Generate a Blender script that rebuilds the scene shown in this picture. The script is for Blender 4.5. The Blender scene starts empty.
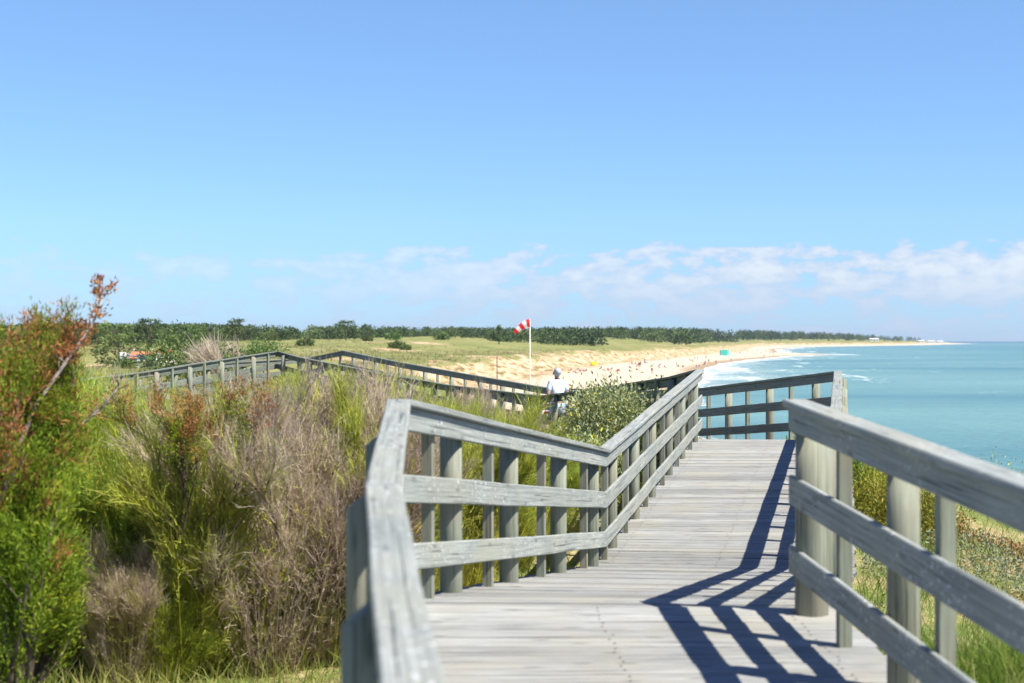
import bpy, math, random
import numpy as np
from mathutils import Vector

F = 1500.0            # focal length in pixels at 1024 wide
CX, HY = 512.0, 340.5
EYE = 9.0             # camera height above the sea
SUN = Vector((0.645, -0.38, 1.02)).normalized()
RS = np.random.RandomState
scene = bpy.context.scene
COL = scene.collection

# ------------------------------------------------------------------ helpers
def at(px, py, d):
    return Vector(((px - CX) / F * d, d, EYE - (py - HY) / F * d))

def tag(o, label=None, cat=None, group=None, kind=None):
    if label: o['label'] = label
    if cat: o['category'] = cat
    if group: o['group'] = group
    if kind: o['kind'] = kind
    return o

def thing(name, loc=(0, 0, 0), rz=0.0, label=None, cat=None, group=None):
    o = bpy.data.objects.new(name, None)
    COL.objects.link(o)
    o.location = loc
    o.rotation_euler = (0, 0, rz)
    o.empty_display_size = 0.2
    return tag(o, label, cat, group)

def link(name, me, parent=None):
    o = bpy.data.objects.new(name, me)
    COL.objects.link(o)
    if parent is not None: o.parent = parent
    return o

def copy_tree(o, parent=None):
    c = o.copy()
    COL.objects.link(c)
    if parent is not None: c.parent = parent
    for ch in o.children:
        copy_tree(ch, c)
    return c

class MB:
    """collects polygons with uvs and a per-face tint, builds one mesh object"""
    def __init__(s): s.v = []; s.f = []; s.uv = []; s.t = []; s.m = []
    def face(s, pts, uvs=None, tint=0.5, mi=0):
        b = len(s.v); s.v += [tuple(p) for p in pts]
        s.f.append(tuple(range(b, b + len(pts))))
        s.uv += list(uvs) if uvs else [(0, 0)] * len(pts)
        s.t.append(tint); s.m.append(mi)
    def beam(s, A, B, uvo=(0, 0), tint=0.5, mi=0):
        """A and B are matching closed profiles (ordered lists of points)"""
        n = len(A); L = (sum((Vector(b) - Vector(a)).length for a, b in zip(A, B))) / n
        per = [0.0]
        for i in range(n): per.append(per[-1] + (Vector(A[(i + 1) % n]) - Vector(A[i])).length)
        for i in range(n):
            j = (i + 1) % n
            s.face([A[i], B[i], B[j], A[j]],
                   [(uvo[0], uvo[1] + per[i]), (uvo[0] + L, uvo[1] + per[i]), (uvo[0] + L, uvo[1] + per[i + 1]), (uvo[0], uvo[1] + per[i + 1])], tint, mi)
        for P, rev, u in ((A, False, 0), (B, True, L)):
            Q = list(P)[::-1] if rev else list(P)
            s.face(Q, [(uvo[0] + u + 0.02 * k, uvo[1] + per[k]) for k in range(n)], tint, mi)
    def box(s, c, sz, rz=0.0, uvo=(0, 0), tint=0.5, mi=0):
        cx, cy, cz = c; a, b, h = sz[0] / 2, sz[1] / 2, sz[2] / 2
        co, si = math.cos(rz), math.sin(rz)
        def p(x, y, z): return (cx + x * co - y * si, cy + x * si + y * co, cz + z)
        s.beam([p(-a, -b, -h), p(-a, b, -h), p(-a, b, h), p(-a, -b, h)], [p(a, -b, -h), p(a, b, -h), p(a, b, h), p(a, -b, h)], uvo, tint, mi)
    def tube(s, pts, rad, n=8, uvo=(0, 0), tint=0.5, mi=0, cap=True, smooth=True):
        rings = []
        pts = [Vector(p) for p in pts]
        for i, p in enumerate(pts):
            d = (pts[min(i + 1, len(pts) - 1)] - pts[max(i - 1, 0)]).normalized()
            a = d.cross(Vector((0.3, 1, 0.2)) if abs(d.y) < 0.9 else Vector((1, 0, 0))).normalized(); b = d.cross(a)
            r = rad[i] if hasattr(rad, '__len__') else rad
            rings.append([p + (a * math.cos(2 * math.pi * k / n) + b * math.sin(2 * math.pi * k / n)) * r for k in range(n)])
        base = len(s.v)
        for R in rings: s.v += [tuple(q) for q in R]
        u = uvo[0]
        for i in range(len(rings) - 1):
            L = (pts[i + 1] - pts[i]).length
            r = rad[i] if hasattr(rad, '__len__') else rad
            for k in range(n):
                k2 = (k + 1) % n
                s.f.append((base + i * n + k, base + i * n + k2, base + (i + 1) * n + k2, base + (i + 1) * n + k))
                w = 2 * math.pi * r / n
                s.uv += [(u, uvo[1] + k * w), (u, uvo[1] + (k + 1) * w), (u + L, uvo[1] + (k + 1) * w), (u + L, uvo[1] + k * w)]
                s.t.append(tint); s.m.append(mi)
            u += L
        if cap:
            for i, rev in ((0, True), (len(rings) - 1, False)):
                ids = [base + i * n + k for k in range(n)]
                s.f.append(tuple(ids[::-1] if rev else ids))
                s.uv += [(u + 0.5 + 0.03 * math.cos(k), uvo[1] + 0.03 * math.sin(k)) for k in range(n)]
                s.t.append(tint); s.m.append(mi)
    def build(s, name, mats, parent=None, smooth=False):
        me = bpy.data.meshes.new(name)
        me.from_pydata(s.v, [], s.f)
        if not isinstance(mats, (list, tuple)): mats = [mats]
        for m in mats: me.materials.append(m)
        uvl = me.uv_layers.new(name='UVMap')
        uvl.data.foreach_set('uv', np.array(s.uv, dtype=np.float32).ravel())
        a = me.attributes.new('tint', 'FLOAT', 'FACE')
        a.data.foreach_set('value', np.array(s.t, dtype=np.float32))
        me.polygons.foreach_set('material_index', np.array(s.m, dtype=np.int32))
        if smooth: me.polygons.foreach_set('use_smooth', np.ones(len(s.f), dtype=bool))
        me.update()
        return link(name, me, parent)

def tri_mesh(name, V, T, tint, mat, smooth=False):
    """fast triangle mesh; tint is per vertex"""
    V = np.ascontiguousarray(V, dtype=np.float32); T = np.ascontiguousarray(T, dtype=np.int32)
    me = bpy.data.meshes.new(name)
    me.vertices.add(len(V)); me.vertices.foreach_set('co', V.ravel())
    me.loops.add(T.size); me.loops.foreach_set('vertex_index', T.ravel())
    me.polygons.add(len(T))
    me.polygons.foreach_set('loop_start', np.arange(0, T.size, 3, dtype=np.int32))
    if smooth: me.polygons.foreach_set('use_smooth', np.ones(len(T), dtype=bool))
    a = me.attributes.new('tint', 'FLOAT', 'POINT')
    a.data.foreach_set('value', np.ascontiguousarray(tint, dtype=np.float32))
    me.materials.append(mat)
    me.update(calc_edges=True)
    return me

def unit(a): return a / np.maximum(np.linalg.norm(a, axis=-1, keepdims=True), 1e-9)

def ribbons(P, D, L, W, C, rs, taper=0.25):
    """N ribbons of three triangles; P base, D direction, L length, W width, C bend vector"""
    n = len(P); L = np.asarray(L).reshape(-1, 1); W = np.asarray(W).reshape(-1, 1)
    S = unit(np.cross(D, unit(rs.normal(size=(n, 3)))))
    p1 = P + D * L * 0.55 + C * 0.30; p2 = P + D * L + C
    V = np.stack([P - S * W / 2, P + S * W / 2, p1 - S * W * 0.4, p1 + S * W * 0.4, p2 + S * W * taper * 0, ], 1).reshape(-1, 3)
    b = (np.arange(n) * 5).reshape(-1, 1)
    T = np.concatenate([b + [[0, 1, 3]], b + [[0, 3, 2]], b + [[2, 3, 4]]], 1).reshape(-1, 3)
    return V, T

def leaves(P, D, L, W, rs):
    """N diamond leaves of two triangles, folded a little"""
    n = len(P); L = np.asarray(L).reshape(-1, 1); W = np.asarray(W).reshape(-1, 1)
    S = unit(np.cross(D, unit(rs.normal(size=(n, 3))))); N = np.cross(S, D)
    V = np.stack([P, P + D * L * 0.5 - S * W / 2 + N * W * 0.18, P + D * L, P + D * L * 0.5 + S * W / 2 + N * W * 0.18], 1).reshape(-1, 3)
    b = (np.arange(n) * 4).reshape(-1, 1)
    T = np.concatenate([b + [[0, 1, 2]], b + [[0, 2, 3]]], 1).reshape(-1, 3)
    return V, T

def hash2(ix, iy, seed):
    v = np.sin(ix * 127.1 + iy * 311.7 + seed * 74.7) * 43758.5453
    return v - np.floor(v)

def vnoise(x, y, seed=0):
    ix = np.floor(x); iy = np.floor(y); fx = x - ix; fy = y - iy
    fx = fx * fx * (3 - 2 * fx); fy = fy * fy * (3 - 2 * fy)
    a = hash2(ix, iy, seed); b = hash2(ix + 1, iy, seed); c = hash2(ix, iy + 1, seed); d = hash2(ix + 1, iy + 1, seed)
    return (a * (1 - fx) + b * fx) * (1 - fy) + (c * (1 - fx) + d * fx) * fy

def fbm(x, y, seed=0, o=4):
    t = 0.0; a = 0.5
    for i in range(o):
        t = t + a * vnoise(x * 2 ** i, y * 2 ** i, seed + i); a *= 0.5
    return t / (1 - 0.5 ** o)

def sstep(a, b, x):
    t = np.clip((np.asarray(x, float) - a) / (b - a), 0, 1); return t * t * (3 - 2 * t)

# ------------------------------------------------------------------ materials
class NT:
    def __init__(s, name):
        s.mat = bpy.data.materials.new(name); s.mat.use_nodes = True
        s.n = s.mat.node_tree.nodes; s.l = s.mat.node_tree.links
        s.b = s.n['Principled BSDF']; s.out = s.n['Material Output']
    def add(s, t, **kw):
        nd = s.n.new(t)
        for k, v in kw.items(): setattr(nd, k, v)
        return nd
    def put(s, sock, v):
        if hasattr(v, 'is_linked') or hasattr(v, 'links'): s.l.new(v, sock)
        else: sock.default_value = v
    def noise(s, vec, scale, detail=4, rough=0.55, dim='3D'):
        nd = s.add('ShaderNodeTexNoise'); nd.noise_dimensions = dim
        if vec is not None: s.l.new(vec, nd.inputs['Vector'])
        nd.inputs['Scale'].default_value = scale; nd.inputs['Detail'].default_value = detail; nd.inputs['Roughness'].default_value = rough
        return nd.outputs['Fac']
    def ramp(s, fac, stops):
        nd = s.add('ShaderNodeValToRGB'); cr = nd.color_ramp
        while len(cr.elements) < len(stops): cr.elements.new(0.5)
        for e, (p, c) in zip(cr.elements, stops):
            e.position = p; e.color = (c, c, c, 1) if not hasattr(c, '__len__') else (*c, 1)
        s.l.new(fac, nd.inputs['Fac']); return nd.outputs['Color']
    def mix(s, fac, a, b, mode='MIX'):
        nd = s.add('ShaderNodeMix'); nd.data_type = 'RGBA'; nd.blend_type = mode
        s.put(nd.inputs[0], fac)
        for i, v in ((6, a), (7, b)):
            if isinstance(v, tuple): nd.inputs[i].default_value = (*v, 1)
            else: s.l.new(v, nd.inputs[i])
        return nd.outputs[2]
    def math(s, op, a, b=0.0, clamp=False):
        nd = s.add('ShaderNodeMath', operation=op); nd.use_clamp = clamp
        s.put(nd.inputs[0], a); s.put(nd.inputs[1], b); return nd.outputs[0]
    def attr(s, name):
        return s.add('ShaderNodeAttribute', attribute_name=name).outputs['Fac']
    def scaled(s, vec, sc, loc=(0, 0, 0)):
        nd = s.add('ShaderNodeMapping'); s.l.new(vec, nd.inputs['Vector'])
        nd.inputs['Scale'].default_value = sc; nd.inputs['Location'].default_value = loc; return nd.outputs['Vector']
    def bump(s, h, strength, dist):
        nd = s.add('ShaderNodeBump'); nd.inputs['Strength'].default_value = strength; nd.inputs['Distance'].default_value = dist
        s.l.new(h, nd.inputs['Height']); s.l.new(nd.outputs['Normal'], s.b.inputs['Normal'])
    def color(s, c): s.put(s.b.inputs['Base Color'], (*c, 1) if isinstance(c, tuple) else c)
    def rough(s, r, spec=0.3):
        s.put(s.b.inputs['Roughness'], r); s.b.inputs['Specular IOR Level'].default_value = spec

def wood(name, dark, mid, light, stain=None, speck=0.0, grain=55.0, tintmix=0.35):
    m = NT(name)
    uv = m.add('ShaderNodeUVMap').outputs['UV']
    gr = m.noise(m.scaled(uv, (1.6, grain, 1)), 1.0, 5, 0.6, '2D')
    fine = m.noise(m.scaled(uv, (6.0, grain * 4, 1)), 1.0, 3, 0.6, '2D')
    g = m.math('ADD', m.math('MULTIPLY', gr, 0.7), m.math('MULTIPLY', fine, 0.3))
    c = m.ramp(g, [(0.28, dark), (0.5, mid), (0.72, light)])
    pos = m.add('ShaderNodeTexCoord').outputs['Object']
    blot = m.noise(pos, 3.1, 4, 0.6)
    c = m.mix(m.ramp(blot, [(0.42, 0.0), (0.7, 0.55)]), c, tuple(x * 0.72 for x in mid), 'MIX')
    if stain:
        st = m.noise(pos, 1.7, 5, 0.65)
        c = m.mix(m.ramp(st, [(0.45, 0.0), (0.62, 0.75)]), c, stain)
    if speck:
        sp = m.noise(m.scaled(uv, (30, 42, 1)), 1.0, 2, 0.5, '2D')
        pa = m.noise(pos, 2.3, 2, 0.5)
        k = m.math('MULTIPLY', m.ramp(sp, [(0.62, 0.0), (0.70, 1.0)]), m.ramp(pa, [(0.42, 0.0), (0.6, speck)]))
        c = m.mix(k, c, (0.72, 0.73, 0.72))
    ck = m.noise(m.scaled(uv, (0.9, 75, 1)), 1.0, 3, 0.5, '2D')
    c = m.mix(m.ramp(ck, [(0.30, 0.8), (0.36, 0.0)]), c, tuple(x * 0.35 for x in dark))
    kv = m.add('ShaderNodeTexVoronoi'); kv.voronoi_dimensions = '2D'; m.l.new(m.scaled(uv, (1.7, 6.5, 1)), kv.inputs['Vector']); kv.inputs['Scale'].default_value = 1.0
    c = m.mix(m.ramp(kv.outputs['Distance'], [(0.04, 0.5), (0.10, 0.0)]), c, tuple(x * 0.55 for x in dark))
    t = m.attr('tint')
    v = m.ramp(t, [(0.0, 1.0 - tintmix), (1.0, 1.0 + 0.0)])
    c = m.mix(1.0, c, v, 'MULTIPLY')
    m.color(c); m.rough(0.78, 0.25)
    m.bump(g, 0.55, 0.006)
    return m.mat

def foliage(name, stops, trans=0.42, rough=0.6, vary=0.25, spec=0.25):
    m = NT(name)
    t = m.attr('tint')
    c = m.ramp(t, stops)
    inf = m.add('ShaderNodeObjectInfo').outputs['Random']
    hv = m.add('ShaderNodeHueSaturation'); m.l.new(c, hv.inputs['Color'])
    m.l.new(m.math('ADD', m.math('MULTIPLY', inf, vary), 1.0 - vary / 2), hv.inputs['Value'])
    m.l.new(m.math('ADD', m.math('MULTIPLY', inf, 0.03), 0.485), hv.inputs['Hue'])
    c = hv.outputs['Color']
    m.color(c); m.rough(rough, spec)
    tr = m.add('ShaderNodeBsdfTranslucent'); m.l.new(c, tr.inputs['Color'])
    ms = m.add('ShaderNodeMixShader'); ms.inputs[0].default_value = trans
    m.l.new(m.b.outputs[0], ms.inputs[1]); m.l.new(tr.outputs[0], ms.inputs[2]); m.l.new(ms.outputs[0], m.out.inputs['Surface'])
    return m.mat

def plain(name, c, rough=0.7, var=0.15, scale=8.0, spec=0.3, bump=0.0):
    m = NT(name)
    pos = m.add('ShaderNodeTexCoord').outputs['Object']
    f = m.noise(pos, scale, 4, 0.6)
    m.color(m.ramp(f, [(0.3, tuple(x * (1 - var) for x in c)), (0.7, tuple(min(1, x * (1 + var)) for x in c))]))
    m.rough(rough, spec)
    if bump: m.bump(f, 0.5, bump)
    return m.mat

M = {}
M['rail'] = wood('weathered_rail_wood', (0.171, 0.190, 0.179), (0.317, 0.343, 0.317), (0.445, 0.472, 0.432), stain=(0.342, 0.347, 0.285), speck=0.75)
M['railgreen_shade'] = wood('weathered_greenish_wood_shade_toned', (0.100, 0.120, 0.102), (0.193, 0.223, 0.191), (0.279, 0.313, 0.265), stain=(0.199, 0.201, 0.147), speck=0.2)  # greenish wood, colour darkened to stand in for shade on the far railings
M['post'] = wood('round_post_wood', (0.153, 0.175, 0.129), (0.280, 0.301, 0.232), (0.378, 0.391, 0.307), stain=(0.280, 0.252, 0.183), grain=40)
M['deck'] = wood('deck_plank_wood', (0.175, 0.177, 0.165), (0.343, 0.349, 0.330), (0.458, 0.468, 0.440), stain=(0.351, 0.337, 0.279), grain=38, tintmix=0.38)
M['bark'] = plain('dark_bark', (0.11, 0.088, 0.068), 0.9, 0.5, 14, 0.1, 0.01)
M['deadwood'] = plain('grey_dead_wood', (0.34, 0.29, 0.25), 0.9, 0.3, 14, 0.1)
M['broom_green'] = foliage('broom_green', [(0.0, (0.272, 0.225, 0.095)), (0.22, (0.294, 0.306, 0.057)), (0.6, (0.452, 0.495, 0.086)), (0.93, (0.702, 0.685, 0.113)), (1.0, (0.900, 0.896, 0.057))])
M['broom_mauve'] = foliage('broom_mauve', [(0.0, (0.234, 0.171, 0.136)), (0.35, (0.469, 0.370, 0.319)), (0.66, (0.665, 0.549, 0.400)), (0.78, (0.390, 0.399, 0.109)), (0.96, (0.528, 0.518, 0.109)), (1.0, (0.859, 0.758, 0.055))])
M['broom_lime'] = foliage('broom_lime', [(0.0, (0.192, 0.244, 0.044)), (0.5, (0.384, 0.489, 0.070)), (0.85, (0.628, 0.628, 0.123)), (1.0, (0.872, 0.524, 0.087))])
M['cypress'] = foliage('cypress_green', [(0.0, (0.055, 0.108, 0.014)), (0.5, (0.187, 0.300, 0.022)), (1.0, (0.462, 0.516, 0.040))], 0.4)
M['rust'] = foliage('rusty_foliage', [(0.0, (0.18, 0.065, 0.035)), (0.5, (0.40, 0.16, 0.06)), (1.0, (0.50, 0.29, 0.09))], 0.3)
M['greybush'] = foliage('grey_green_leaves', [(0.0, (0.112, 0.168, 0.056)), (0.5, (0.299, 0.373, 0.159)), (0.88, (0.560, 0.617, 0.355)), (1.0, (0.747, 0.710, 0.056))], 0.3)
M['yellowbush'] = foliage('yellow_green_leaves', [(0.0, (0.08, 0.12, 0.02)), (0.5, (0.25, 0.27, 0.04)), (1.0, (0.45, 0.37, 0.06))], 0.35)
M['grass'] = foliage('grass_blades', [(0.0, (0.100, 0.187, 0.025)), (0.35, (0.200, 0.286, 0.040)), (0.6, (0.340, 0.330, 0.100)), (1.0, (0.550, 0.473, 0.220))], 0.4, vary=0.0)
M['marram'] = foliage('dune_grass_blades', [(0.0, (0.14, 0.16, 0.05)), (0.5, (0.27, 0.26, 0.10)), (1.0, (0.43, 0.37, 0.18))], 0.3, vary=0.0)
M['mat'] = foliage('silver_mat_leaves', [(0.0, (0.13, 0.18, 0.09)), (0.45, (0.25, 0.30, 0.19)), (0.62, (0.34, 0.37, 0.25)), (0.68, (0.22, 0.12, 0.06)), (0.9, (0.36, 0.21, 0.09)), (1.0, (0.45, 0.30, 0.07))], 0.15, vary=0.0)
M['pine'] = foliage('distant_pine', [(0.0, (0.038, 0.070, 0.031)), (0.5, (0.090, 0.139, 0.052)), (1.0, (0.174, 0.244, 0.078))], 0.15, vary=0.5)
M['oak'] = foliage('distant_green_tree', [(0.0, (0.057, 0.093, 0.025)), (0.5, (0.122, 0.179, 0.051)), (1.0, (0.216, 0.287, 0.079))], 0.2, vary=0.5)
M['woods'] = foliage('distant_wood_leaves', [(0.0, (0.035, 0.062, 0.028)), (0.45, (0.08, 0.12, 0.045)), (1.0, (0.17, 0.22, 0.075))], 0.15, vary=0.0)
M['screw'] = plain('rusty_screw_heads', (0.10, 0.075, 0.06), 0.5, 0.3, 20.0)
M['white_wall'] = plain('whitewashed_wall', (0.78, 0.76, 0.72), 0.8, 0.05, 1.0)
M['tile'] = plain('orange_roof_tiles', (0.58, 0.20, 0.10), 0.8, 0.25, 2.0)
M['pale_roof'] = plain('pale_roof', (0.55, 0.54, 0.52), 0.7, 0.1, 2.0)
M['glass'] = plain('window_glass', (0.05, 0.07, 0.09), 0.1, 0.2, 2.0, 0.5)
M['shutter'] = plain('blue_shutter', (0.10, 0.22, 0.36), 0.6, 0.1, 3.0)
M['red'] = plain('red_cloth', (0.66, 0.025, 0.025), 0.7, 0.08, 3.0)
M['white'] = plain('white_cloth', (0.80, 0.80, 0.80), 0.7, 0.04, 3.0)
M['pole'] = plain('white_painted_pole', (0.70, 0.68, 0.66), 0.5, 0.05, 3.0)
M['yellow'] = plain('yellow_cloth', (0.80, 0.62, 0.02), 0.7, 0.05, 3.0)
M['teal'] = plain('teal_cloth', (0.05, 0.42, 0.36), 0.7, 0.08, 3.0)
M['skin'] = plain('skin', (0.52, 0.30, 0.21), 0.55, 0.08, 6.0)
M['shirt'] = plain('pale_blue_white_shirt', (0.66, 0.70, 0.80), 0.85, 0.06, 9.0)
M['denim'] = plain('blue_denim', (0.40, 0.49, 0.63), 0.85, 0.15, 14.0)
M['hair'] = plain('grey_hair', (0.42, 0.43, 0.45), 0.8, 0.25, 30.0)
M['eye'] = plain('dark_eye', (0.03, 0.02, 0.02), 0.3, 0.1, 5.0)
M['dark'] = plain('dark_cloth', (0.035, 0.035, 0.05), 0.8, 0.2, 3.0)
M['darkred'] = plain('dark_red_cloth', (0.30, 0.03, 0.05), 0.8, 0.2, 3.0)
M['blue'] = plain('blue_cloth', (0.05, 0.12, 0.35), 0.8, 0.2, 3.0)
M['towel'] = plain('beach_towel', (0.55, 0.20, 0.30), 0.9, 0.2, 3.0)

# ------------------------------------------------------------------ terrain
XSY = np.array([-9000, -50, 0, 20, 40, 60, 100, 150, 250, 310, 443, 574, 714, 871, 964, 1060, 1500, 2077, 3000, 4355, 4600, 5200, 9000.])
XSX = np.array([60, 24, 21, 18.5, 15.5, 14.5, 14.2, 17, 30, 38, 56, 78, 114, 161, 205, 188, 262, 400, 830, 1341, 1290, 300, -2500.])
WBY = np.array([0, 60, 78, 100, 150, 200, 250, 350, 412, 467, 567, 714, 871, 964, 1060, 1500, 2077, 4355.])
WBX = np.array([1, 1.5, 5, 18, 26, 30, 32, 32, 31, 28, 22, 27, 42, 60, 24, 25, 45, 70.])
CP = []
def cp(px, d, z): CP.append(((px - CX) / F * d, d, z))
for p in [(0, 1, 7.35), (-4, 3, 6.95), (3, 3, 7.15), (0, -8, 7.4), (-8, -5, 7.2), (8, -5, 7.2), (-1.3, 7.3, 6.85), (-1.77, 11, 6.6), (-5, 10, 6.6), (-4, 14, 6.6), (0.3, 12.8, 6.6),
          (2, 21, 6.95), (-2, 25, 6.5), (0, 29, 6.45), (-3, 36, 6.65), (-6, 42, 7.25), (-9, 37, 6.8), (-12, 25, 6.8), (-15, 40, 6.9), (5, 40, 5.7), (5, 22, 6.95),
          (8, 20, 6.4), (3.6, 12, 6.7), (2.6, 7, 7.15), (5, 12, 6.55), (8, 26, 6.15), (4.5, 16, 6.6), (2.5, 32, 6.3), (-9, 12, 6.7), (-9, 18, 6.7), (20, 10, 6.3)]: CP.append(p)
for q in [(300, 75, 8.0), (200, 60, 7.2), (100, 60, 7.0), (0, 60, 7), (-200, 60, 7.2), (360, 62, 7.2), (400, 90, 7.4), (400, 150, 8.3), (400, 230, 9.2), (330, 160, 8.4), (450, 110, 6.0), (450, 180, 6.2), (450, 280, 8.2), (500, 120, 5.0), (500, 160, 4.8), (480, 60, 4.8), (520, 75, 3.8), (560, 60, 4.8), (480, 85, 4.0), (440, 85, 5.3), (610, 60, 4.9), (560, 48, 5.6),
          (500, 250, 6.2), (500, 350, 8.3), (600, 400, 6.2), (600, 560, 9.8), (540, 600, 10.5), (700, 620, 6.6), (700, 850, 10.5), (100, 150, 5.3), (145, 250, 4.2), (60, 230, 4.4), (145, 200, 4.6), (170, 230, 4.6), (250, 300, 8.0), (300, 330, 9.0), (150, 370, 7.5), (60, 350, 7.5), (200, 200, 6.6),
          (100, 1000, 11), (300, 1000, 11), (500, 1000, 11.5), (-300, 1000, 10), (600, 1500, 12), (700, 1300, 11), (770, 1250, 9), (780, 2350, 11), (700, 2000, 13), (850, 3300, 11), (930, 4200, 8), (850, 5000, 12), (400, 4000, 14), (0, 4000, 14)]: cp(*q)
CP = np.array(CP)
def polar(x, y): return np.arctan2(x, y) * 1.6, np.log(np.hypot(x, y) + 3.0)
CU, CV = polar(CP[:, 0], CP[:, 1])

def plateau(x, y):
    u, v = polar(x, y); num = 0; den = 0
    for i in range(len(CP)):
        w = 1.0 / (((u - CU[i]) ** 2 + (v - CV[i]) ** 2) + 1e-4) ** 1.7
        num = num + w * CP[i, 2]; den = den + w
    return num / den

def terrain(x, y):
    x = np.asarray(x, float); y = np.asarray(y, float)
    r = np.hypot(x, y)
    xs = np.interp(y, XSY, XSX) + (fbm(x * 0 + 3, y / 14, 3, 3) - 0.5) * np.clip(y / 60, 0, 1) * 5
    s = xs - x
    far = sstep(60, 150, y)
    wb = np.interp(y, WBY, WBX); ws = 6 + 6 * far; lr = 2 + np.clip(y - 60, 0, 190) * 0.55
    pl = plateau(x, y)
    # the dunes roll
    amp = np.interp(r, [30, 80, 200, 500, 1500], [0.0, 0.25, 0.9, 1.7, 2.5])
    wl = np.interp(r, [60, 300, 2000], [10, 26, 80])
    pl = pl + amp * 2 * (fbm(x / 24 + 7, y / 40, 11, 4) - 0.5) + 0.10 * (fbm(x / 1.3, y / 1.3, 23, 3) - 0.5) * (r < 120)
    zs = np.where(y < 60, pl, np.minimum(pl, 5.4 + 1.4 * (fbm(x / 17, y / 17, 31, 3) - 0.5))); zs = pl + (zs - pl) * far
    top = zs + (pl - zs) * sstep(0, 1, (s - wb - ws) / lr)
    t = np.clip((s - wb) / ws, 0, 1); t = t * t * (3 - 2 * t)
    rough = (fbm(x / 5, y / 9, 41, 4) - 0.5) * 2.4 * far
    beach = 1.9 * np.clip(s / wb, 0, 1) ** 0.85
    z = np.where(s < 0, np.maximum(s * 0.06, -3), beach + (top - beach) * t + rough * np.sin(np.pi * t))
    # sandiness
    n = fbm(x / 9, y / 16, 51, 4); n2 = fbm(x / 30, y / 40, 57, 4)
    n3 = fbm(x / 2.2, y / 5, 53, 3)
    edge = (s - wb) / ws + (n - 0.5) * 2.2 + (n3 - 0.5) * 4.0 * far
    sand = 1 - sstep(0.30, 0.95, edge)
    blow = sstep(0.66, 0.74, n2) * far * (s < 120) * 0.8
    sand = np.maximum(sand, blow)
    sand = np.where(y < 60, sand * sstep(40, 60, y), sand)
    sand = np.maximum(sand, sstep(5.0, 4.5, z + (n - 0.5)) * sstep(44, 54, y))
    return z, sand, s

def scarpness(s, y):
    u = (s - np.interp(y, WBY, WBX)) / 12.0
    return sstep(-0.35, 0.1, u)

def H(x, y): return float(terrain(np.array([x]), np.array([y]))[0][0])

def polar_grid(angs, rads):
    A, R = np.meshgrid(angs, rads)
    return R * np.sin(A), R * np.cos(A)

def grid_mesh(name, X, Y, Z, attrs, mat, wrap=False):
    nr, nc = X.shape
    V = np.stack([X, Y, Z], -1).reshape(-1, 3)
    i = np.arange(nr - 1).reshape(-1, 1); j = np.arange(nc - (0 if wrap else 1)).reshape(1, -1)
    a = i * nc + j; b = i * nc + (j + 1) % nc; c = (i + 1) * nc + (j + 1) % nc; d = (i + 1) * nc + j
    T = np.concatenate([np.stack([a, b, c], -1).reshape(-1, 3), np.stack([a, c, d], -1).reshape(-1, 3)])
    me = tri_mesh(name, V, T[:, ::-1], np.zeros(len(V)), mat, True)
    for k, v in attrs.items():
        at_ = me.attributes.new(k, 'FLOAT', 'POINT'); at_.data.foreach_set('value', np.ascontiguousarray(v.ravel(), dtype=np.float32))
    return me

m = NT('coastal_ground')
pos = m.add('ShaderNodeNewGeometry').outputs['Position']
n1 = m.noise(pos, 0.05, 6, 0.65); n2 = m.noise(pos, 0.9, 5, 0.65); n3 = m.noise(pos, 9.0, 4, 0.7); n4 = m.noise(pos, 0.22, 5, 0.7)
grass = m.ramp(m.math('ADD', m.math('MULTIPLY', n1, 0.5), m.math('MULTIPLY', n4, 0.5)), [(0.36, (0.11, 0.14, 0.04)), (0.46, (0.20, 0.22, 0.07)), (0.55, (0.28, 0.27, 0.105)), (0.68, (0.38, 0.33, 0.155))])
grass = m.mix(m.ramp(n2, [(0.4, 0.0), (0.7, 0.5)]), grass, (0.17, 0.18, 0.06))
nearc = m.ramp(n2, [(0.36, (0.13, 0.20, 0.04)), (0.48, (0.24, 0.27, 0.08)), (0.58, (0.44, 0.37, 0.18)), (0.7, (0.34, 0.23, 0.12))])
nearc = m.mix(m.ramp(n3, [(0.4, 0.0), (0.7, 0.6)]), nearc, (0.20, 0.17, 0.09))
grass = m.mix(m.attr('near'), grass, nearc)
sandc = m.ramp(n4, [(0.3, (0.50, 0.40, 0.28)), (0.55, (0.61, 0.50, 0.37)), (0.75, (0.53, 0.41, 0.28))])
sandc = m.mix(m.attr('scarp'), sandc, m.ramp(m.noise(m.scaled(pos, (0.5, 0.25, 0.8)), 1.0, 5, 0.7), [(0.41, (0.17, 0.15, 0.06)), (0.47, (0.43, 0.28, 0.15)), (0.56, (0.60, 0.45, 0.29))]))
wet = m.mix(m.attr('wet'), sandc, (0.320, 0.240, 0.152))
m.color(m.mix(m.attr('sand'), grass, wet)); m.rough(0.95, 0.1)
m.bump(m.math('ADD', n2, m.math('MULTIPLY', n3, 0.4)), 0.8, 0.25)
M['ground'] = m.mat

fr = np.radians(np.linspace(-27, 27, 460)); rest = np.radians(np.linspace(30, 330, 70))
rads = np.concatenate([[0.02], np.exp(np.linspace(np.log(1.0), np.log(9000), 540))])
X, Y = polar_grid(np.concatenate([fr, rest]), rads)
Z, SA, S = terrain(X, Y)
nearw = 1 - sstep(25, 60, np.hypot(X, Y))
wet = (1 - sstep(2, 9, S)) * (S > -2)
g = link('ground', grid_mesh('ground', X, Y, Z, {'sand': SA, 'near': nearw, 'wet': wet, 'scarp': scarpness(S, Y)}, M['ground'], wrap=True))
tag(g, kind='structure')

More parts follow.
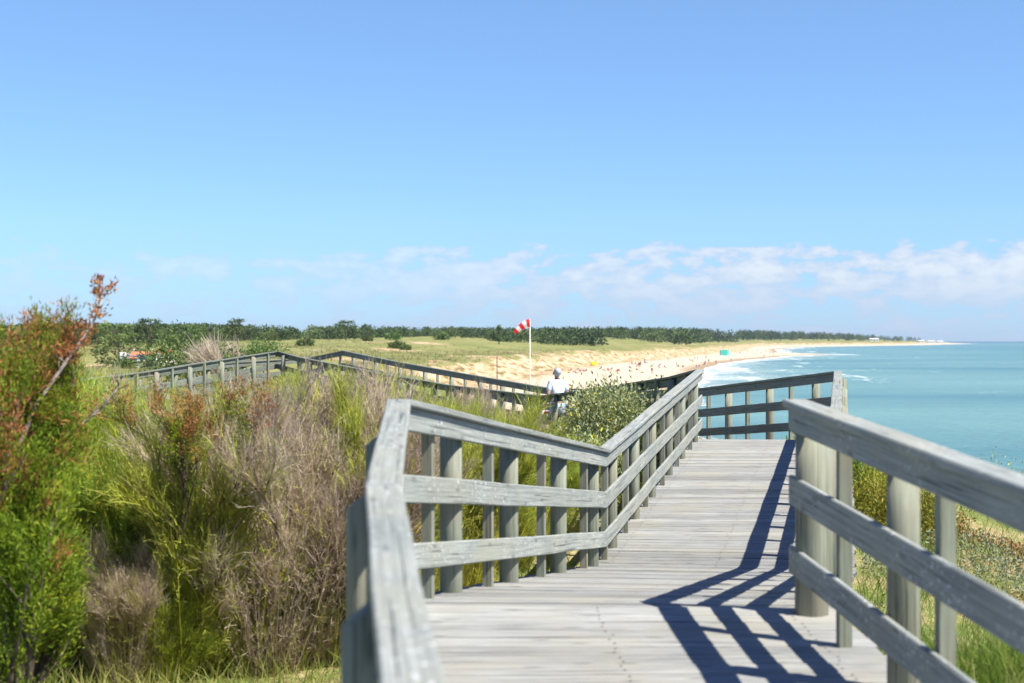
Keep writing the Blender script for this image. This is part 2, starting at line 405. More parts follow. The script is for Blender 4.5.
# ------------------------------------------------------------------ sea
m = NT('sea_water')
pos = m.add('ShaderNodeNewGeometry').outputs['Position']
off = m.attr('offshore')
w1 = m.noise(m.scaled(pos, (0.10, 0.22, 1)), 1.0, 5, 0.6)
w2 = m.noise(m.scaled(pos, (0.6, 1.1, 1)), 1.0, 4, 0.6)
big = m.noise(m.scaled(pos, (0.004, 0.012, 1)), 1.0, 4, 0.6)
col = m.ramp(m.math('DIVIDE', off, 900.0, True), [(0.0, (0.28, 0.38, 0.31)), (0.04, (0.155, 0.295, 0.25)), (0.25, (0.09, 0.235, 0.21)), (1.0, (0.024, 0.115, 0.14))])
col = m.mix(m.ramp(big, [(0.42, 0.0), (0.62, 0.75)]), col, (0.045, 0.155, 0.16))
streak = m.noise(m.scaled(pos, (0.012, 0.075, 1)), 1.0, 5, 0.65)
fo = m.noise(m.scaled(pos, (0.05, 0.28, 1)), 1.0, 6, 0.72)
near_band = m.ramp(m.math('DIVIDE', off, 60.0, True), [(0.0, 0.9), (0.04, 0.42), (0.5, 0.26), (1.0, 0.0)])
foam = m.math('MULTIPLY', m.math('SUBTRACT', m.math('ADD', fo, near_band), 0.86), 5.0, True)
caps = m.math('MULTIPLY', m.math('SUBTRACT', m.math('MULTIPLY', fo, streak), 0.385), 9.0, True)
cv = m.add('ShaderNodeCombineXYZ'); m.l.new(m.math('MULTIPLY', off, 0.085), cv.inputs[0]); m.l.new(m.math('MULTIPLY', m.add('ShaderNodeSeparateXYZ').outputs['Y'], 0.012), cv.inputs[1])
sepn = [q for q in m.n if q.bl_idname == 'ShaderNodeSeparateXYZ'][0]; m.l.new(pos, sepn.inputs[0])
surf = m.noise(cv.outputs[0], 1.0, 5, 0.6)
surf = m.math('MULTIPLY', m.math('SUBTRACT', surf, m.ramp(m.math('DIVIDE', off, 200.0, True), [(0.0, 0.45), (0.12, 0.56), (0.30, 0.655), (0.6, 0.74), (1.0, 0.9)])), 11.0, True)
foam = m.math('MAXIMUM', foam, m.math('MULTIPLY', surf, m.math('MULTIPLY', fo, 1.5, True)))
foam = m.math('MAXIMUM', foam, m.math('MULTIPLY', caps, 0.6))
col = m.mix(foam, col, (0.80, 0.82, 0.82))
m.color(col); m.rough(m.math('ADD', 0.22, m.math('MULTIPLY', foam, 0.6)), 0.35)
m.b.inputs['IOR'].default_value = 1.33
m.bump(m.math('ADD', w1, m.math('MULTIPLY', w2, 0.45)), 1.0, 1.1)
M['sea'] = m.mat
ang = np.radians(np.linspace(-30, 100, 420))
rads = np.concatenate([np.exp(np.linspace(np.log(8.0), np.log(8000), 420)), [10000, 13000, 19000.]])
X, Y = polar_grid(ang, rads)
xs = np.interp(Y, XSY, XSX)
xs2 = terrain(X, Y)[2]
o = link('sea', grid_mesh('sea', X, Y, X * 0, {'offshore': np.maximum(-xs2, 0) + 60 * (1 - sstep(230, 330, Y)) * sstep(0, 3, -xs2)}, M['sea']))
tag(o, kind='structure')

# ------------------------------------------------------------------ boardwalk and railings
def V3(px, py, d): return at(px, py, d)
A0 = Vector((-0.11, 2.0, EYE - 0.66)); K0 = Vector((-0.416, 4.8, EYE - 0.46)); K = Vector((-0.553, 7.28, EYE - 0.284))
L_ = Vector((0.778, 12.8, EYE - 0.927)); M_ = Vector((2.686, 21.4, EYE - 0.407))
P0 = Vector((1.66, 2.0, EYE - 0.526)); P1 = Vector((1.49, 4.75, EYE - 0.397)); P = Vector((1.36, 7.2, EYE - 0.281)); Q = Vector((2.6, 12.1, EYE - 0.85)); N_ = Vector((4.72, 21.7, EYE - 0.44))
INNER = [V3(672, 376.5, 22.9), V3(618, 385, 25.2), V3(566.5, 392.4, 27.9), V3(541, 395.5, 29), V3(447, 384.5, 34.5), V3(371, 371, 38.5), V3(300, 357, 41.8), V3(277, 351, 42.5), V3(210, 361, 39.8), V3(141, 372, 37), V3(70, 381, 35)]
OUTER = [V3(702, 388, 26), V3(640, 391, 29.2), V3(547, 387.5, 33.5), V3(480, 376, 37.3), V3(400, 362, 41), V3(344, 350.5, 44), V3(311, 357, 44.6), V3(225, 362.5, 42), V3(150, 371, 39), V3(78, 379, 37)]
rng = random.Random(5)

def miter(pts, off):
    """offset a polyline sideways (positive = to its right in plan) with mitred corners"""
    out = []
    for i, p in enumerate(pts):
        n = []
        for a, b in ((i - 1, i), (i, i + 1)):
            if a >= 0 and b < len(pts):
                d = (pts[b] - pts[a]); d.z = 0; d.normalize(); n.append(Vector((d.y, -d.x, 0)))
        if len(n) == 1: v = n[0] * off
        else:
            mm = (n[0] + n[1]).normalized(); v = mm * (off / max(0.5, mm.dot(n[0])))
        out.append(p + v)
    return out

def board(name, pts, o0, o1, z0, z1, mat, parent, n_split=1):
    """one board per straight run between the polyline's corners; offsets o0..o1, heights z0..z1 under the line"""
    a, b = miter(pts, o0), miter(pts, o1)
    c = 0.006
    for i in range(len(pts) - 1):
        def prof(k, sgn):
            d = (pts[i + 1] - pts[i]).normalized() * 0.0015 * sgn
            A, B = a[k] + d, b[k] + d
            w = (B - A).normalized() * c
            up = Vector((0, 0, 1))
            return [A + w + up * z0, B - w + up * z0, B + up * (z0 + c), B + up * (z1 - c), B - w + up * z1, A + w + up * z1, A + up * (z1 - c), A + up * (z0 + c)]
        mb = MB(); pa, pb = prof(i, 1), prof(i + 1, -1)
        Ln = (pts[i + 1] - pts[i]).length; k = max(1, int(Ln / 0.7)); ring = []
        for j in range(k + 1):
            t = j / k
            jit = Vector((rng.uniform(-1, 1), rng.uniform(-1, 1), rng.uniform(-1, 1))) * (0.0035 if 0 < j < k else 0)
            ring.append([u.lerp(v, t) + jit for u, v in zip(pa, pb)])
        base = (rng.uniform(0, 50), rng.uniform(0, 50)); tn = rng.uniform(0.45, 1.0)
        n = len(pa); per = [0.0]
        for q in range(n): per.append(per[-1] + (pa[(q + 1) % n] - pa[q]).length)
        for j in range(k):
            u0, u1 = base[0] + Ln * j / k, base[0] + Ln * (j + 1) / k
            for q in range(n):
                q2 = (q + 1) % n
                mb.face([ring[j][q], ring[j + 1][q], ring[j + 1][q2], ring[j][q2]], [(u0, base[1] + per[q]), (u1, base[1] + per[q]), (u1, base[1] + per[q + 1]), (u0, base[1] + per[q + 1])], tn)
        for R, rv in ((ring[0], False), (ring[-1], True)):
            R2 = R[::-1] if rv else R
            mb.face(R2, [(base[0] + 0.01 * q, base[1] + per[q]) for q in range(n)], tn)
        mb.build(name, mat, parent)

def railing(pts, side, posts, thin, label, mat, pmat, big=()):
    """side = +1 when the deck lies to the right of the polyline; posts and thin are stations (segment, t)"""
    root = thing('railing', (0, 0, 0), 0, label, 'railing', 'wooden railings of the boardwalk')
    sg = side
    lo = lambda x, y: (x * sg, y * sg) if sg > 0 else (y * sg, x * sg)
    board('handrail_cap', pts, *lo(-0.055, 0.062), -0.034, 0.0, mat, root)
    board('top_board', pts, *lo(0.003, 0.031), -0.152, -0.036, mat, root)
    board('middle_board', pts, *lo(0.003, 0.031), -0.505, -0.365, mat, root)
    board('lower_board', pts, *lo(0.003, 0.031), -0.835, -0.702, mat, root)
    line = miter(pts, -0.062 * sg); thinl = miter(pts, -0.030 * sg)
    for (i, t) in posts:
        r = 0.0625 if (i, t) not in big else 0.078
        ln = miter(pts, -(r if r < 0.07 else r - 0.03) * sg)
        p = ln[i].lerp(ln[i + 1], t); z0 = min(H(p.x, p.y) - 0.15, p.z - 1.25)
        mb = MB(); lean = Vector((rng.uniform(-1, 1), rng.uniform(-1, 1), 0)) * 0.008
        mb.tube([(p.x + lean.x, p.y + lean.y, z0), (p.x, p.y, p.z - 0.5), (p.x, p.y, p.z - 0.0365)], [r * 1.02, r, r * 0.99], 16, (rng.uniform(0, 50), rng.uniform(0, 50)), rng.uniform(0.5, 1))
        dd = pts[i + 1] - pts[i]; out = Vector((dd.y, -dd.x, 0)).normalized() * -sg
        for q in range(32, 48):
            v = Vector(mb.v[q]); k_ = (v - p).dot(out) + r - 0.02
            mb.v[q] = (v.x, v.y, v.z - max(0, k_) * 0.75)
        mb.build('post', pmat, root, True)
    for (i, t) in thin:
        p = thinl[i].lerp(thinl[i + 1], t); d = pts[i + 1] - pts[i]
        rz = math.atan2(d.y, d.x)
        mb = MB(); h = 1.16
        # an upright batten: its length runs along uv.x
        a, b = 0.027, 0.028
        co, si = math.cos(rz), math.sin(rz)
        def pp(x, y, z): return (p.x + x * co - y * si, p.y + x * si + y * co, z)
        cs = [(-a, -b), (a, -b), (a, b), (-a, b)]
        zt, zb = p.z - 0.0365, p.z - h
        mb.beam([pp(x, y, zb) for x, y in cs], [pp(x, y, zt) for x, y in cs], (rng.uniform(0, 50), rng.uniform(0, 50)), rng.uniform(0.5, 1))
        mb.build('baluster', pmat, root)
    return root

def stations(pts, spacing, start=0.0, seg0=0, phase=0.0):
    """stations along the polyline every `spacing`"""
    out = []; dist = start
    cum = [0.0]
    for i in range(len(pts) - 1): cum.append(cum[-1] + (pts[i + 1] - pts[i]).length)
    d = start
    while d < cum[-1] - 0.05:
        for i in range(len(pts) - 1):
            if cum[i] <= d < cum[i + 1]: out.append((i, (d - cum[i]) / (cum[i + 1] - cum[i]))); break
        d += spacing
    return out

def by_depth(pts, seg, ds): return [(seg, (d - pts[seg].y) / (pts[seg + 1].y - pts[seg].y)) for d in ds]

LEFT = [A0, K0, K, L_, M_]
lp = by_depth(LEFT, 0, [2.2, 3.5]) + by_depth(LEFT, 1, [5.0, 6.5]) + by_depth(LEFT, 2, [8.41, 9.74, 11.28, 12.6]) + by_depth(LEFT, 3, [13.6, 15.06, 16.4, 18.0, 19.4, 21.1])
lt = by_depth(LEFT, 0, [2.85, 4.2]) + by_depth(LEFT, 1, [5.75, 7.1]) + by_depth(LEFT, 2, [7.87, 9.1, 10.55, 12.1]) + by_depth(LEFT, 3, [13.05, 14.3, 15.75, 17.2, 18.7, 20.3])
railing(LEFT, 1, lp, lt, 'weathered grey railing dipping along the left edge of the near boardwalk', M['rail'], M['post'])
RIGHT = [P0, P, Q, N_]
bigp = by_depth(RIGHT, 0, [7.08])
rp = by_depth(RIGHT, 0, [2.6, 4.15, 5.77]) + bigp + by_depth(RIGHT, 1, [8.6, 10.0, 11.4]) + by_depth(RIGHT, 2, [12.6, 14.0, 15.4, 16.8, 18.2, 19.6, 21.4])
rt = by_depth(RIGHT, 0, [3.4, 5.21, 6.47]) + by_depth(RIGHT, 1, [7.9, 9.3, 10.7]) + by_depth(RIGHT, 2, [13.3, 14.7, 16.1, 17.5, 18.9, 20.5])
railing(RIGHT, -1, rp, rt, 'large shaded grey railing rising along the right edge of the near boardwalk', M['rail'], M['post'], big=set(bigp))
IN = [M_] + INNER; OUT = [N_] + OUTER
railing(IN, 1, stations(IN, 1.45, 1.35), stations(IN, 1.45, 0.65), 'greenish railing with shade painted into its wood, behind the grey-green bush, in front of the walker', M['railgreen_shade'], M['post'])
railing(OUT, -1, stations(OUT, 1.45, 0.75), stations(OUT, 1.45, 1.45), 'seaward railing beyond the deck end, passing behind the walker', M['railgreen_shade'], M['post'])

def deck(name, pairs):
    lf = miter([a for a, b in pairs], -0.17); rt_ = miter([b for a, b in pairs], 0.17)
    mb = MB()
    for i in range(len(pairs) - 1):
        a0, a1, b0, b1 = [p - Vector((0, 0, 1.0)) for p in (lf[i], lf[i + 1], rt_[i], rt_[i + 1])]
        Ln = ((a1 + b1) / 2 - (a0 + b0) / 2).length; n = max(1, round(Ln / 0.143)); gap = 0.013 / Ln
        for k in range(n):
            t0, t1 = k / n + gap / 2, (k + 1) / n - gap / 2
            l0, l1, r0, r1 = a0.lerp(a1, t0), a0.lerp(a1, t1), b0.lerp(b1, t0), b0.lerp(b1, t1)
            ex = (r0 - l0).normalized(); jl, jr = rng.uniform(-0.012, 0.012), rng.uniform(-0.012, 0.012)
            l0 = l0 + ex * jl; l1 = l1 + ex * jl; r0 = r0 + ex * jr; r1 = r1 + ex * jr
            dz = Vector((0, 0, rng.uniform(-0.0025, 0.0025))); dn = Vector((0, 0, -0.036)); tz = Vector((0, 0, rng.uniform(-0.002, 0.002)))
            uvo = (rng.uniform(0, 90), rng.uniform(0, 90)); c = (l1 - l0).normalized() * 0.005; cd = Vector((0, 0, -0.004))
            prof = lambda e0, e1: [e0 + dn, e0 + cd + dz, e0 + c + dz + tz, e1 - c + dz - tz, e1 + cd + dz, e1 + dn]
            if i < 5:
                for sx in (0.10, 0.5, 0.90):
                    for st in (0.27, 0.73):
                        c0 = l0.lerp(l1, st).lerp(r0.lerp(r1, st), sx + rng.uniform(-0.006, 0.006)) + dz + Vector((0, 0, 0.0032)) ; hx = (r0 - l0).normalized() * 0.0055; hy = (l1 - l0).normalized() * 0.0055
                        mb.face([c0 - hx - hy * 0.5, c0 - hy, c0 + hx - hy * 0.5, c0 + hx + hy * 0.5, c0 + hy, c0 - hx + hy * 0.5], None, 0.5, 1)
            mb.beam(prof(l0, l1), prof(r0, r1), uvo, min(1, max(0, rng.gauss(0.62, 0.27))))
    o = mb.build(name, [M['deck'], M['screw']])
    tag(o, kind='structure')
    for side in (lf, rt_):
        for off in (0.10,):
            for i in range(len(pairs) - 1):
                a, b = side[i] - Vector((0, 0, 1.14)), side[i + 1] - Vector((0, 0, 1.14))
                d = (b - a).normalized(); n = Vector((d.y, -d.x, 0)).normalized() * 0.03; s_ = n * (3 if side is lf else -3)
                up = Vector((0, 0, 0.1)); m2 = MB()
                a = a + d * 0.004; b = b - d * 0.004
                m2.beam([a + s_ - n, a + s_ + n, a + s_ + n + up, a + s_ - n + up], [b + s_ - n, b + s_ + n, b + s_ + n + up, b + s_ - n + up], (i * 3.1, 7), 0.3)
                m2.build('bearer', M['railgreen_shade'], o)
    return o

def lp_(a, b, t): return a.lerp(b, t)
near_pairs = [(A0, P0), (K0, P1), (K, P), (L_, Q), (M_, N_)]
far_pairs = [(INNER[0], lp_(N_, OUTER[0], 0.36)), (INNER[1], lp_(OUTER[0], OUTER[0], 0)), (INNER[2], OUTER[1]), (INNER[3], lp_(OUTER[1], OUTER[2], 0.3)), (INNER[4], lp_(OUTER[2], OUTER[3], 0.55)),
             (INNER[5], lp_(OUTER[3], OUTER[4], 0.8)), (INNER[6], OUTER[5]), (INNER[7], OUTER[6]), (INNER[8], OUTER[7]), (INNER[9], OUTER[8]), (INNER[10], OUTER[9])]
deck('boardwalk', near_pairs + far_pairs)
ALLP = near_pairs + far_pairs
def inside_deck(x, y, marg=0.25):
    """true where the point lies under the boardwalk"""
    ins = np.zeros(np.shape(x), bool)
    for (a0, b0), (a1, b1) in zip(ALLP[:-1], ALLP[1:]):
        q = [a0, b0, b1, a1]; c = (a0 + b0 + a1 + b1) / 4
        ok = np.ones(np.shape(x), bool)
        for i in range(4):
            p, r = q[i], q[(i + 1) % 4]
            ex, ey = r.x - p.x, r.y - p.y; l = math.hypot(ex, ey)
            sgn = 1 if (ex * (c.y - p.y) - ey * (c.x - p.x)) > 0 else -1
            ok &= sgn * (ex * (y - p.y) - ey * (x - p.x)) / l > -marg
        ins |= ok
    return ins

# ------------------------------------------------------------------ shrubs
def skeleton(rs, h, spread, stems, depth=2, lean=(0, 0), pct=97):
    """curving stems that fork upward: returns branch polylines (pts, r0, r1) and the tips list (point, direction)"""
    br = []; tips = []
    def grow(p, d, ln, r, lvl):
        pts = [p.copy()]; q = p.copy(); dd = d.copy(); n = 5
        for k in range(n):
            dd = dd + rs.normal(size=3) * 0.13 + np.array([0, 0, 0.10]); dd /= np.linalg.norm(dd)
            q = q + dd * ln / n; pts.append(q.copy())
            if lvl <= depth and k >= 1:
                for _ in range(1 if lvl == 0 else 2):
                    if rs.rand() < (0.95 if lvl < depth else 0.8):
                        ax = rs.normal(size=3); ax -= dd * ax.dot(dd); ax /= np.linalg.norm(ax)
                        a = rs.uniform(0.25, 0.62)
                        nd = dd * math.cos(a) + ax * math.sin(a)
                        if lvl < depth: grow(q.copy(), nd, ln * rs.uniform(0.5, 0.72), r * 0.55, lvl + 1)
                        tips.append((q.copy(), nd))
            if lvl >= 1: tips.append((q.copy(), dd.copy()))
        br.append((pts, r, r * 0.45))
    for i in range(stems):
        a = 2 * math.pi * (i + rs.rand() * 0.7) / stems; t = rs.uniform(0.15, 1.0) * spread
        d = np.array([math.cos(a) * t + lean[0], math.sin(a) * t + lean[1], 1.0]); d /= np.linalg.norm(d)
        grow(np.array([math.cos(a) * 0.06, math.sin(a) * 0.06, -0.1]), d, h * rs.uniform(0.55, 0.85), 0.022 * h / 2 * rs.uniform(0.7, 1.3), 0)
    k = 0.9 * h / np.percentile([t[0][2] for t in tips], pct)
    br = [([p * k for p in pts], a, b) for pts, a, b in br]; tips = [(p * k, d) for p, d in tips]
    return br, tips

def branches_obj(name, br, mat, parent, n=5):
    mb = MB()
    for pts, r0, r1 in br:
        k = len(pts); mb.tube(pts, [r0 + (r1 - r0) * i / (k - 1) for i in range(k)], n, cap=False)
    return mb.build(name, mat, parent, True)

def broom_proto(seed, h, spread, stems, kind, per=7, tw=0.0065):
    rs = RS(seed)
    br, tips = skeleton(rs, h, spread, stems)
    root = thing('broom_shrub')
    branches_obj('branches', br, M['bark'], root)
    P = np.array([t[0] for t in tips]); D = np.array([t[1] for t in tips])
    idx = np.repeat(np.arange(len(P)), per); n = len(idx)
    d = unit(D[idx] + rs.normal(size=(n, 3)) * 0.22 + [0, 0, 0.35]); L = rs.uniform(0.10, 0.36, n) * h / 2
    p = P[idx] + rs.normal(size=(n, 3)) * 0.035
    c = rs.normal(size=(n, 3)) * 0.05 + [0, 0, 0.02]
    v, t = ribbons(p, d, L, rs.uniform(0.6, 1.3, n) * tw, c, rs)
    cl = rs.rand(len(P))[idx] * 0.55 + rs.rand(n) * 0.45
    cl = np.where(rs.rand(n) < 0.985, np.minimum(cl, 0.97), 1.0)
    link('twigs', tri_mesh('twigs', v, t, np.repeat(cl, 5), M[kind]), root)
    # long thin whips rising from the foot of the shrub
    nw = 420; a = rs.uniform(0, 6.28, nw); ra = np.sqrt(rs.rand(nw)) * 0.30 * h / 2; sp = rs.uniform(0.1, 1.1, nw) * spread * 1.3
    wp = np.stack([np.cos(a) * ra, np.sin(a) * ra, np.full(nw, -0.05)], 1); wd = unit(np.stack([np.cos(a) * sp, np.sin(a) * sp, np.ones(nw)], 1) + rs.normal(size=(nw, 3)) * 0.12)
    wl = rs.uniform(0.35, 0.95, nw) * h * 0.8; wc = np.stack([-np.cos(a) * 0.1, -np.sin(a) * 0.1, np.full(nw, 0.08)], 1) * h * 0.4
    wt = np.clip(rs.rand(nw) * 1.05, 0, 1)
    v, t = ribbons(wp, wd, wl, rs.uniform(0.8, 1.6, nw) * 0.008, wc, rs)
    link('whips', tri_mesh('whips', v, t, np.repeat(wt, 5), M[kind]), root)
    kw = 12; pi = np.repeat(np.arange(nw), kw); fw = rs.uniform(0.2, 1.0, (nw * kw, 1))
    pw = wp[pi] + wd[pi] * wl[pi][:, None] * fw + wc[pi] * fw * fw
    p = np.concatenate([p, pw]); d = np.concatenate([d, unit(wd[pi] + rs.normal(size=(nw * kw, 3)) * 0.35 + [0, 0, 0.2])]); L = np.concatenate([L, rs.uniform(0.08, 0.22, nw * kw)])
    c = np.concatenate([c, rs.normal(size=(nw * kw, 3)) * 0.02]); cl = np.concatenate([cl, np.clip(wt[pi] + rs.normal(size=nw * kw) * 0.15, 0, 0.97)]); n = len(p)
    # finer side needles along each twig, so the brush reads soft
    k = 3; pi = np.repeat(np.arange(n), k); f = rs.uniform(0.15, 0.95, (n * k, 1))
    pp = p[pi] + d[pi] * L[pi][:, None] * f + c[pi] * f * f
    dn = unit(d[pi] + rs.normal(size=(n * k, 3)) * 0.45)
    v, t = ribbons(pp, dn, rs.uniform(0.03, 0.10, n * k), np.full(n * k, tw * 0.62), rs.normal(size=(n * k, 3)) * 0.008, rs)
    link('twigs', tri_mesh('twigs', v, t, np.repeat(np.clip(cl[pi] + rs.normal(size=n * k) * 0.1, 0, 0.97), 5), M[kind]), root)
    return root

def leafy_proto(name, seed, r, h, nclump, nleaf, leaf, mat, bark='bark', tintbias=0.0, up=0.4, flat=0.75):
    """rounded leafy bush: stems plus clumps of small leaves"""
    rs = RS(seed); root = thing(name)
    br, tips = skeleton(rs, h * 0.78, r / h * 0.9, 7, 1)
    branches_obj('branches', br, M[bark], root)
    C = unit(rs.normal(size=(nclump, 3))) * rs.uniform(0.35, 1.0, (nclump, 1)) ** 0.5
    C[:, 2] = np.abs(C[:, 2]) * flat + 0.12
    C = C * [r, r, h] * rs.uniform(0.78, 1.08, (nclump, 1))
    idx = np.repeat(np.arange(nclump), nleaf); n = len(idx)
    p = C[idx] + rs.normal(size=(n, 3)) * r * 0.13
    d = unit((p - [0, 0, h * 0.2]) / r * 0.7 + rs.normal(size=(n, 3)) * 0.7 + [0, 0, up])
    v, t = leaves(p, d, rs.uniform(0.7, 1.4, n) * leaf, rs.uniform(0.28, 0.5, n) * leaf, rs)
    tint = np.clip(rs.rand(nclump)[idx] * 0.5 + rs.rand(n) * 0.5 + tintbias, 0, 1)
    link('leaves', tri_mesh('leaves', v, t, np.repeat(tint, 4), M[mat]), root)
    return root

used = set()
def place(proto, x, y, h=1.0, rz=None, label=None, cat=None, group=None, sink=0.03, z=None):
    o = proto if proto.name not in used else copy_tree(proto)
    used.add(proto.name); used.add(o.name)
    o.location = (x, y, (H(x, y) if z is None else z) - sink); o.rotation_euler = (0, 0, rng.uniform(0, 6.28) if rz is None else rz); o.scale = (h, h, h)
    return tag(o, label, cat, group)

protos = {
    'm1': broom_proto(11, 2.0, 0.55, 8, 'broom_mauve'), 'm2': broom_proto(12, 2.0, 0.50, 8, 'broom_mauve'), 'm3': broom_proto(17, 2.0, 0.62, 9, 'broom_mauve'),
    'g1': broom_proto(13, 2.0, 0.55, 8, 'broom_green'), 'g2': broom_proto(14, 2.0, 0.5, 9, 'broom_green'),
    'l1': broom_proto(15, 2.0, 0.55, 9, 'broom_lime', 8), 'l2': broom_proto(16, 2.0, 0.6, 9, 'broom_lime', 8)}
TOPZ = {k: max(np.percentile([v.co.z for v in c.data.vertices], 99.6) for c in r.children) for k, r in protos.items()}
KIND = {'m': ('bare mauve-grey broom shrub in the thicket left of the boardwalk', 'mauve broom shrubs in the left thicket'),
        'g': ('olive green broom shrub in the thicket left of the boardwalk', 'olive broom shrubs in the left thicket'),
        'l': ('bright yellow-green broom shrub in the thicket at far left', 'yellow-green broom shrubs in the left thicket')}
SHR = [(48, 11.2, 1.7, 'l1'), (112, 11.3, 1.75, 'l2'), (190, 10.9, 1.85, 'g1'), (268, 11.0, 1.85, 'm1'), (322, 11.3, 1.8, 'm2'), (372, 11.6, 1.8, 'g2'),
       (150, 12.0, 1.85, 'm3'), (232, 12.6, 2.05, 'm3'), (296, 12.9, 2.0, 'm2'), (350, 13.2, 1.95, 'm1'), (402, 13.4, 1.8, 'g1'), (455, 13.8, 1.65, 'g2'), (90, 12.8, 2.05, 'l1'), (20, 12.8, 1.9, 'g2'),
       (505, 15.4, 1.65, 'g1'), (548, 16.4, 1.5, 'l2'), (430, 15.8, 1.85, 'm1'), (480, 17.6, 1.8, 'm2'), (365, 15.8, 2.1, 'm3'), (310, 15.6, 2.15, 'g1'), (250, 15.4, 2.15, 'g2'), (185, 15.2, 2.05, 'l2'), (125, 15.5, 2.15, 'l1'), (65, 15.8, 2.1, 'l2'), (5, 16, 2.0, 'l1'),
       (395, 19.0, 2.1, 'g2'), (335, 19.5, 2.2, 'g2'), (280, 20, 2.2, 'g1'), (215, 20, 2.05, 'm2'), (150, 21, 2.0, 'l1'), (90, 20, 2.3, 'l2'), (440, 22, 1.9, 'm3'), (490, 23.5, 1.6, 'm1'), (30, 21, 2.3, 'l1'),
       (385, 26, 2.1, 'm2'), (320, 26, 2.1, 'g1'), (255, 27, 2.0, 'm1'), (190, 27, 1.7, 'g2'), (110, 26, 2.0, 'l2'), (430, 29, 1.7, 'g1'), (60, 28, 2.0, 'l1'), (355, 32, 1.7, 'm3'), (290, 33, 1.7, 'g2'), (128, 10.5, 0.95, 'm1'), (165, 10.6, 0.9, 'g1'), (345, 11.2, 0.9, 'g2'), (-40, 11, 1.8, 'g1'), (-60, 15, 2.0, 'l2'), (-50, 20, 2.1, 'l1')]
TOPX = [-80, 0, 60, 100, 140, 200, 250, 290, 340, 390, 430, 480, 520, 560, 600]
TOPY = [350, 362, 370, 376, 394, 402, 388, 372, 380, 392, 402, 392, 414, 442, 470]
rs = RS(7)
for px, d, h, k in SHR:
    lab, gr = KIND[k[0]]
    zt = EYE - (np.interp(px, TOPX, TOPY) + abs(rs.normal()) * 130 / d - HY) / F * d
    if h > 1: h = 2.0 * min(1.5, max(0.45, (zt - H((px - CX) / F * d, d)) / TOPZ[k]))
    place(protos[k], (px - CX) / F * d, d, h / 2.0, None, lab, 'shrub', gr)

# ------------------------------------------------------------------ the cypress with rusty tips
def cypress(seed, h, spread, stems, sprays, leaf, rusty, lean=(0, 0), dense=26, zr=0.72, rmax=9.0):
    rs = RS(seed); root = thing('cypress_tree')
    br, tips = skeleton(rs, h, spread, stems, 2, lean, 90)
    cut = lambda q: q[2] < h and math.hypot(q[0], q[1]) < rmax
    tips = [t for t in tips if cut(t[0])]
    br = [([q for q in pts if cut(q)], a, b) for pts, a, b in br]; br = [b for b in br if len(b[0]) > 1]
    branches_obj('branches', br, M['bark'], root, 6)
    P = np.array([t[0] for t in tips]); D = np.array([t[1] for t in tips])
    sel = rs.choice(len(P), min(len(P), sprays), replace=False); P = P[sel]; D = D[sel]
    zt = P[:, 2] / P[:, 2].max(); out = np.hypot(P[:, 0], P[:, 1]); out = out / out.max()
    rust = (zt + rs.normal(size=len(P)) * 0.16 > zr) & (rs.rand(len(P)) < rusty)
    for nm, mask, mat in (('foliage', ~rust, 'cypress'), ('rusty_tips', rust, 'rust')):
        p0 = P[mask]; d0 = D[mask]
        if not len(p0): continue
        idx = np.repeat(np.arange(len(p0)), dense); n = len(idx)
        f = rs.uniform(0, 1, (n, 1)); dd = unit(d0[idx] + rs.normal(size=(n, 3)) * 0.15)
        p = p0[idx] + dd * f * 0.17 + rs.normal(size=(n, 3)) * 0.022
        d = unit(dd + rs.normal(size=(n, 3)) * 0.55 + [0, 0, 0.15])
        v, t = leaves(p, d, rs.uniform(0.6, 1.5, n) * leaf, rs.uniform(0.16, 0.27, n) * leaf, rs)
        tint = np.clip(rs.rand(len(p0))[idx] * 0.6 + rs.rand(n) * 0.4, 0, 1)
        link(nm, tri_mesh(nm, v, t, np.repeat(tint, 4), M[mat]), root)
    return root

c = cypress(3, 2.40, 0.40, 11, 1700, 0.034, 0.55, lean=(0.0, 0), dense=70, zr=0.80, rmax=0.46)
place(c, (-12 - CX) / F * 8.4, 8.4, 1.0, 1.6, 'bushy green cypress with rust-brown tips at the left edge', 'tree')
c = cypress(4, 1.4, 0.9, 7, 520, 0.034, 0.1, dense=80)
place(c, (-45 - CX) / F * 9.0, 9.0, 1.0, 2.0, 'low dark green cypress bush at the lower left corner', 'tree')
c = cypress(7, 2.22, 0.35, 10, 1300, 0.034, 0.62, dense=70, zr=0.76, rmax=0.34)
place(c, (10 - CX) / F * 8.0, 8.0, 1.0, 4.0, 'slender cypress with orange-brown crown, right of the bushy one at the left edge', 'tree')
c = cypress(9, 1.0, 0.8, 4, 130, 0.034, 0.8, lean=(0.5, 0), dense=80, zr=0.70)
place(c, (178 - CX) / F * 10.3, 10.3, 0.9, 0.0, 'small green and rust cypress sprig standing out of the broom thicket', 'shrub', z=7.75)

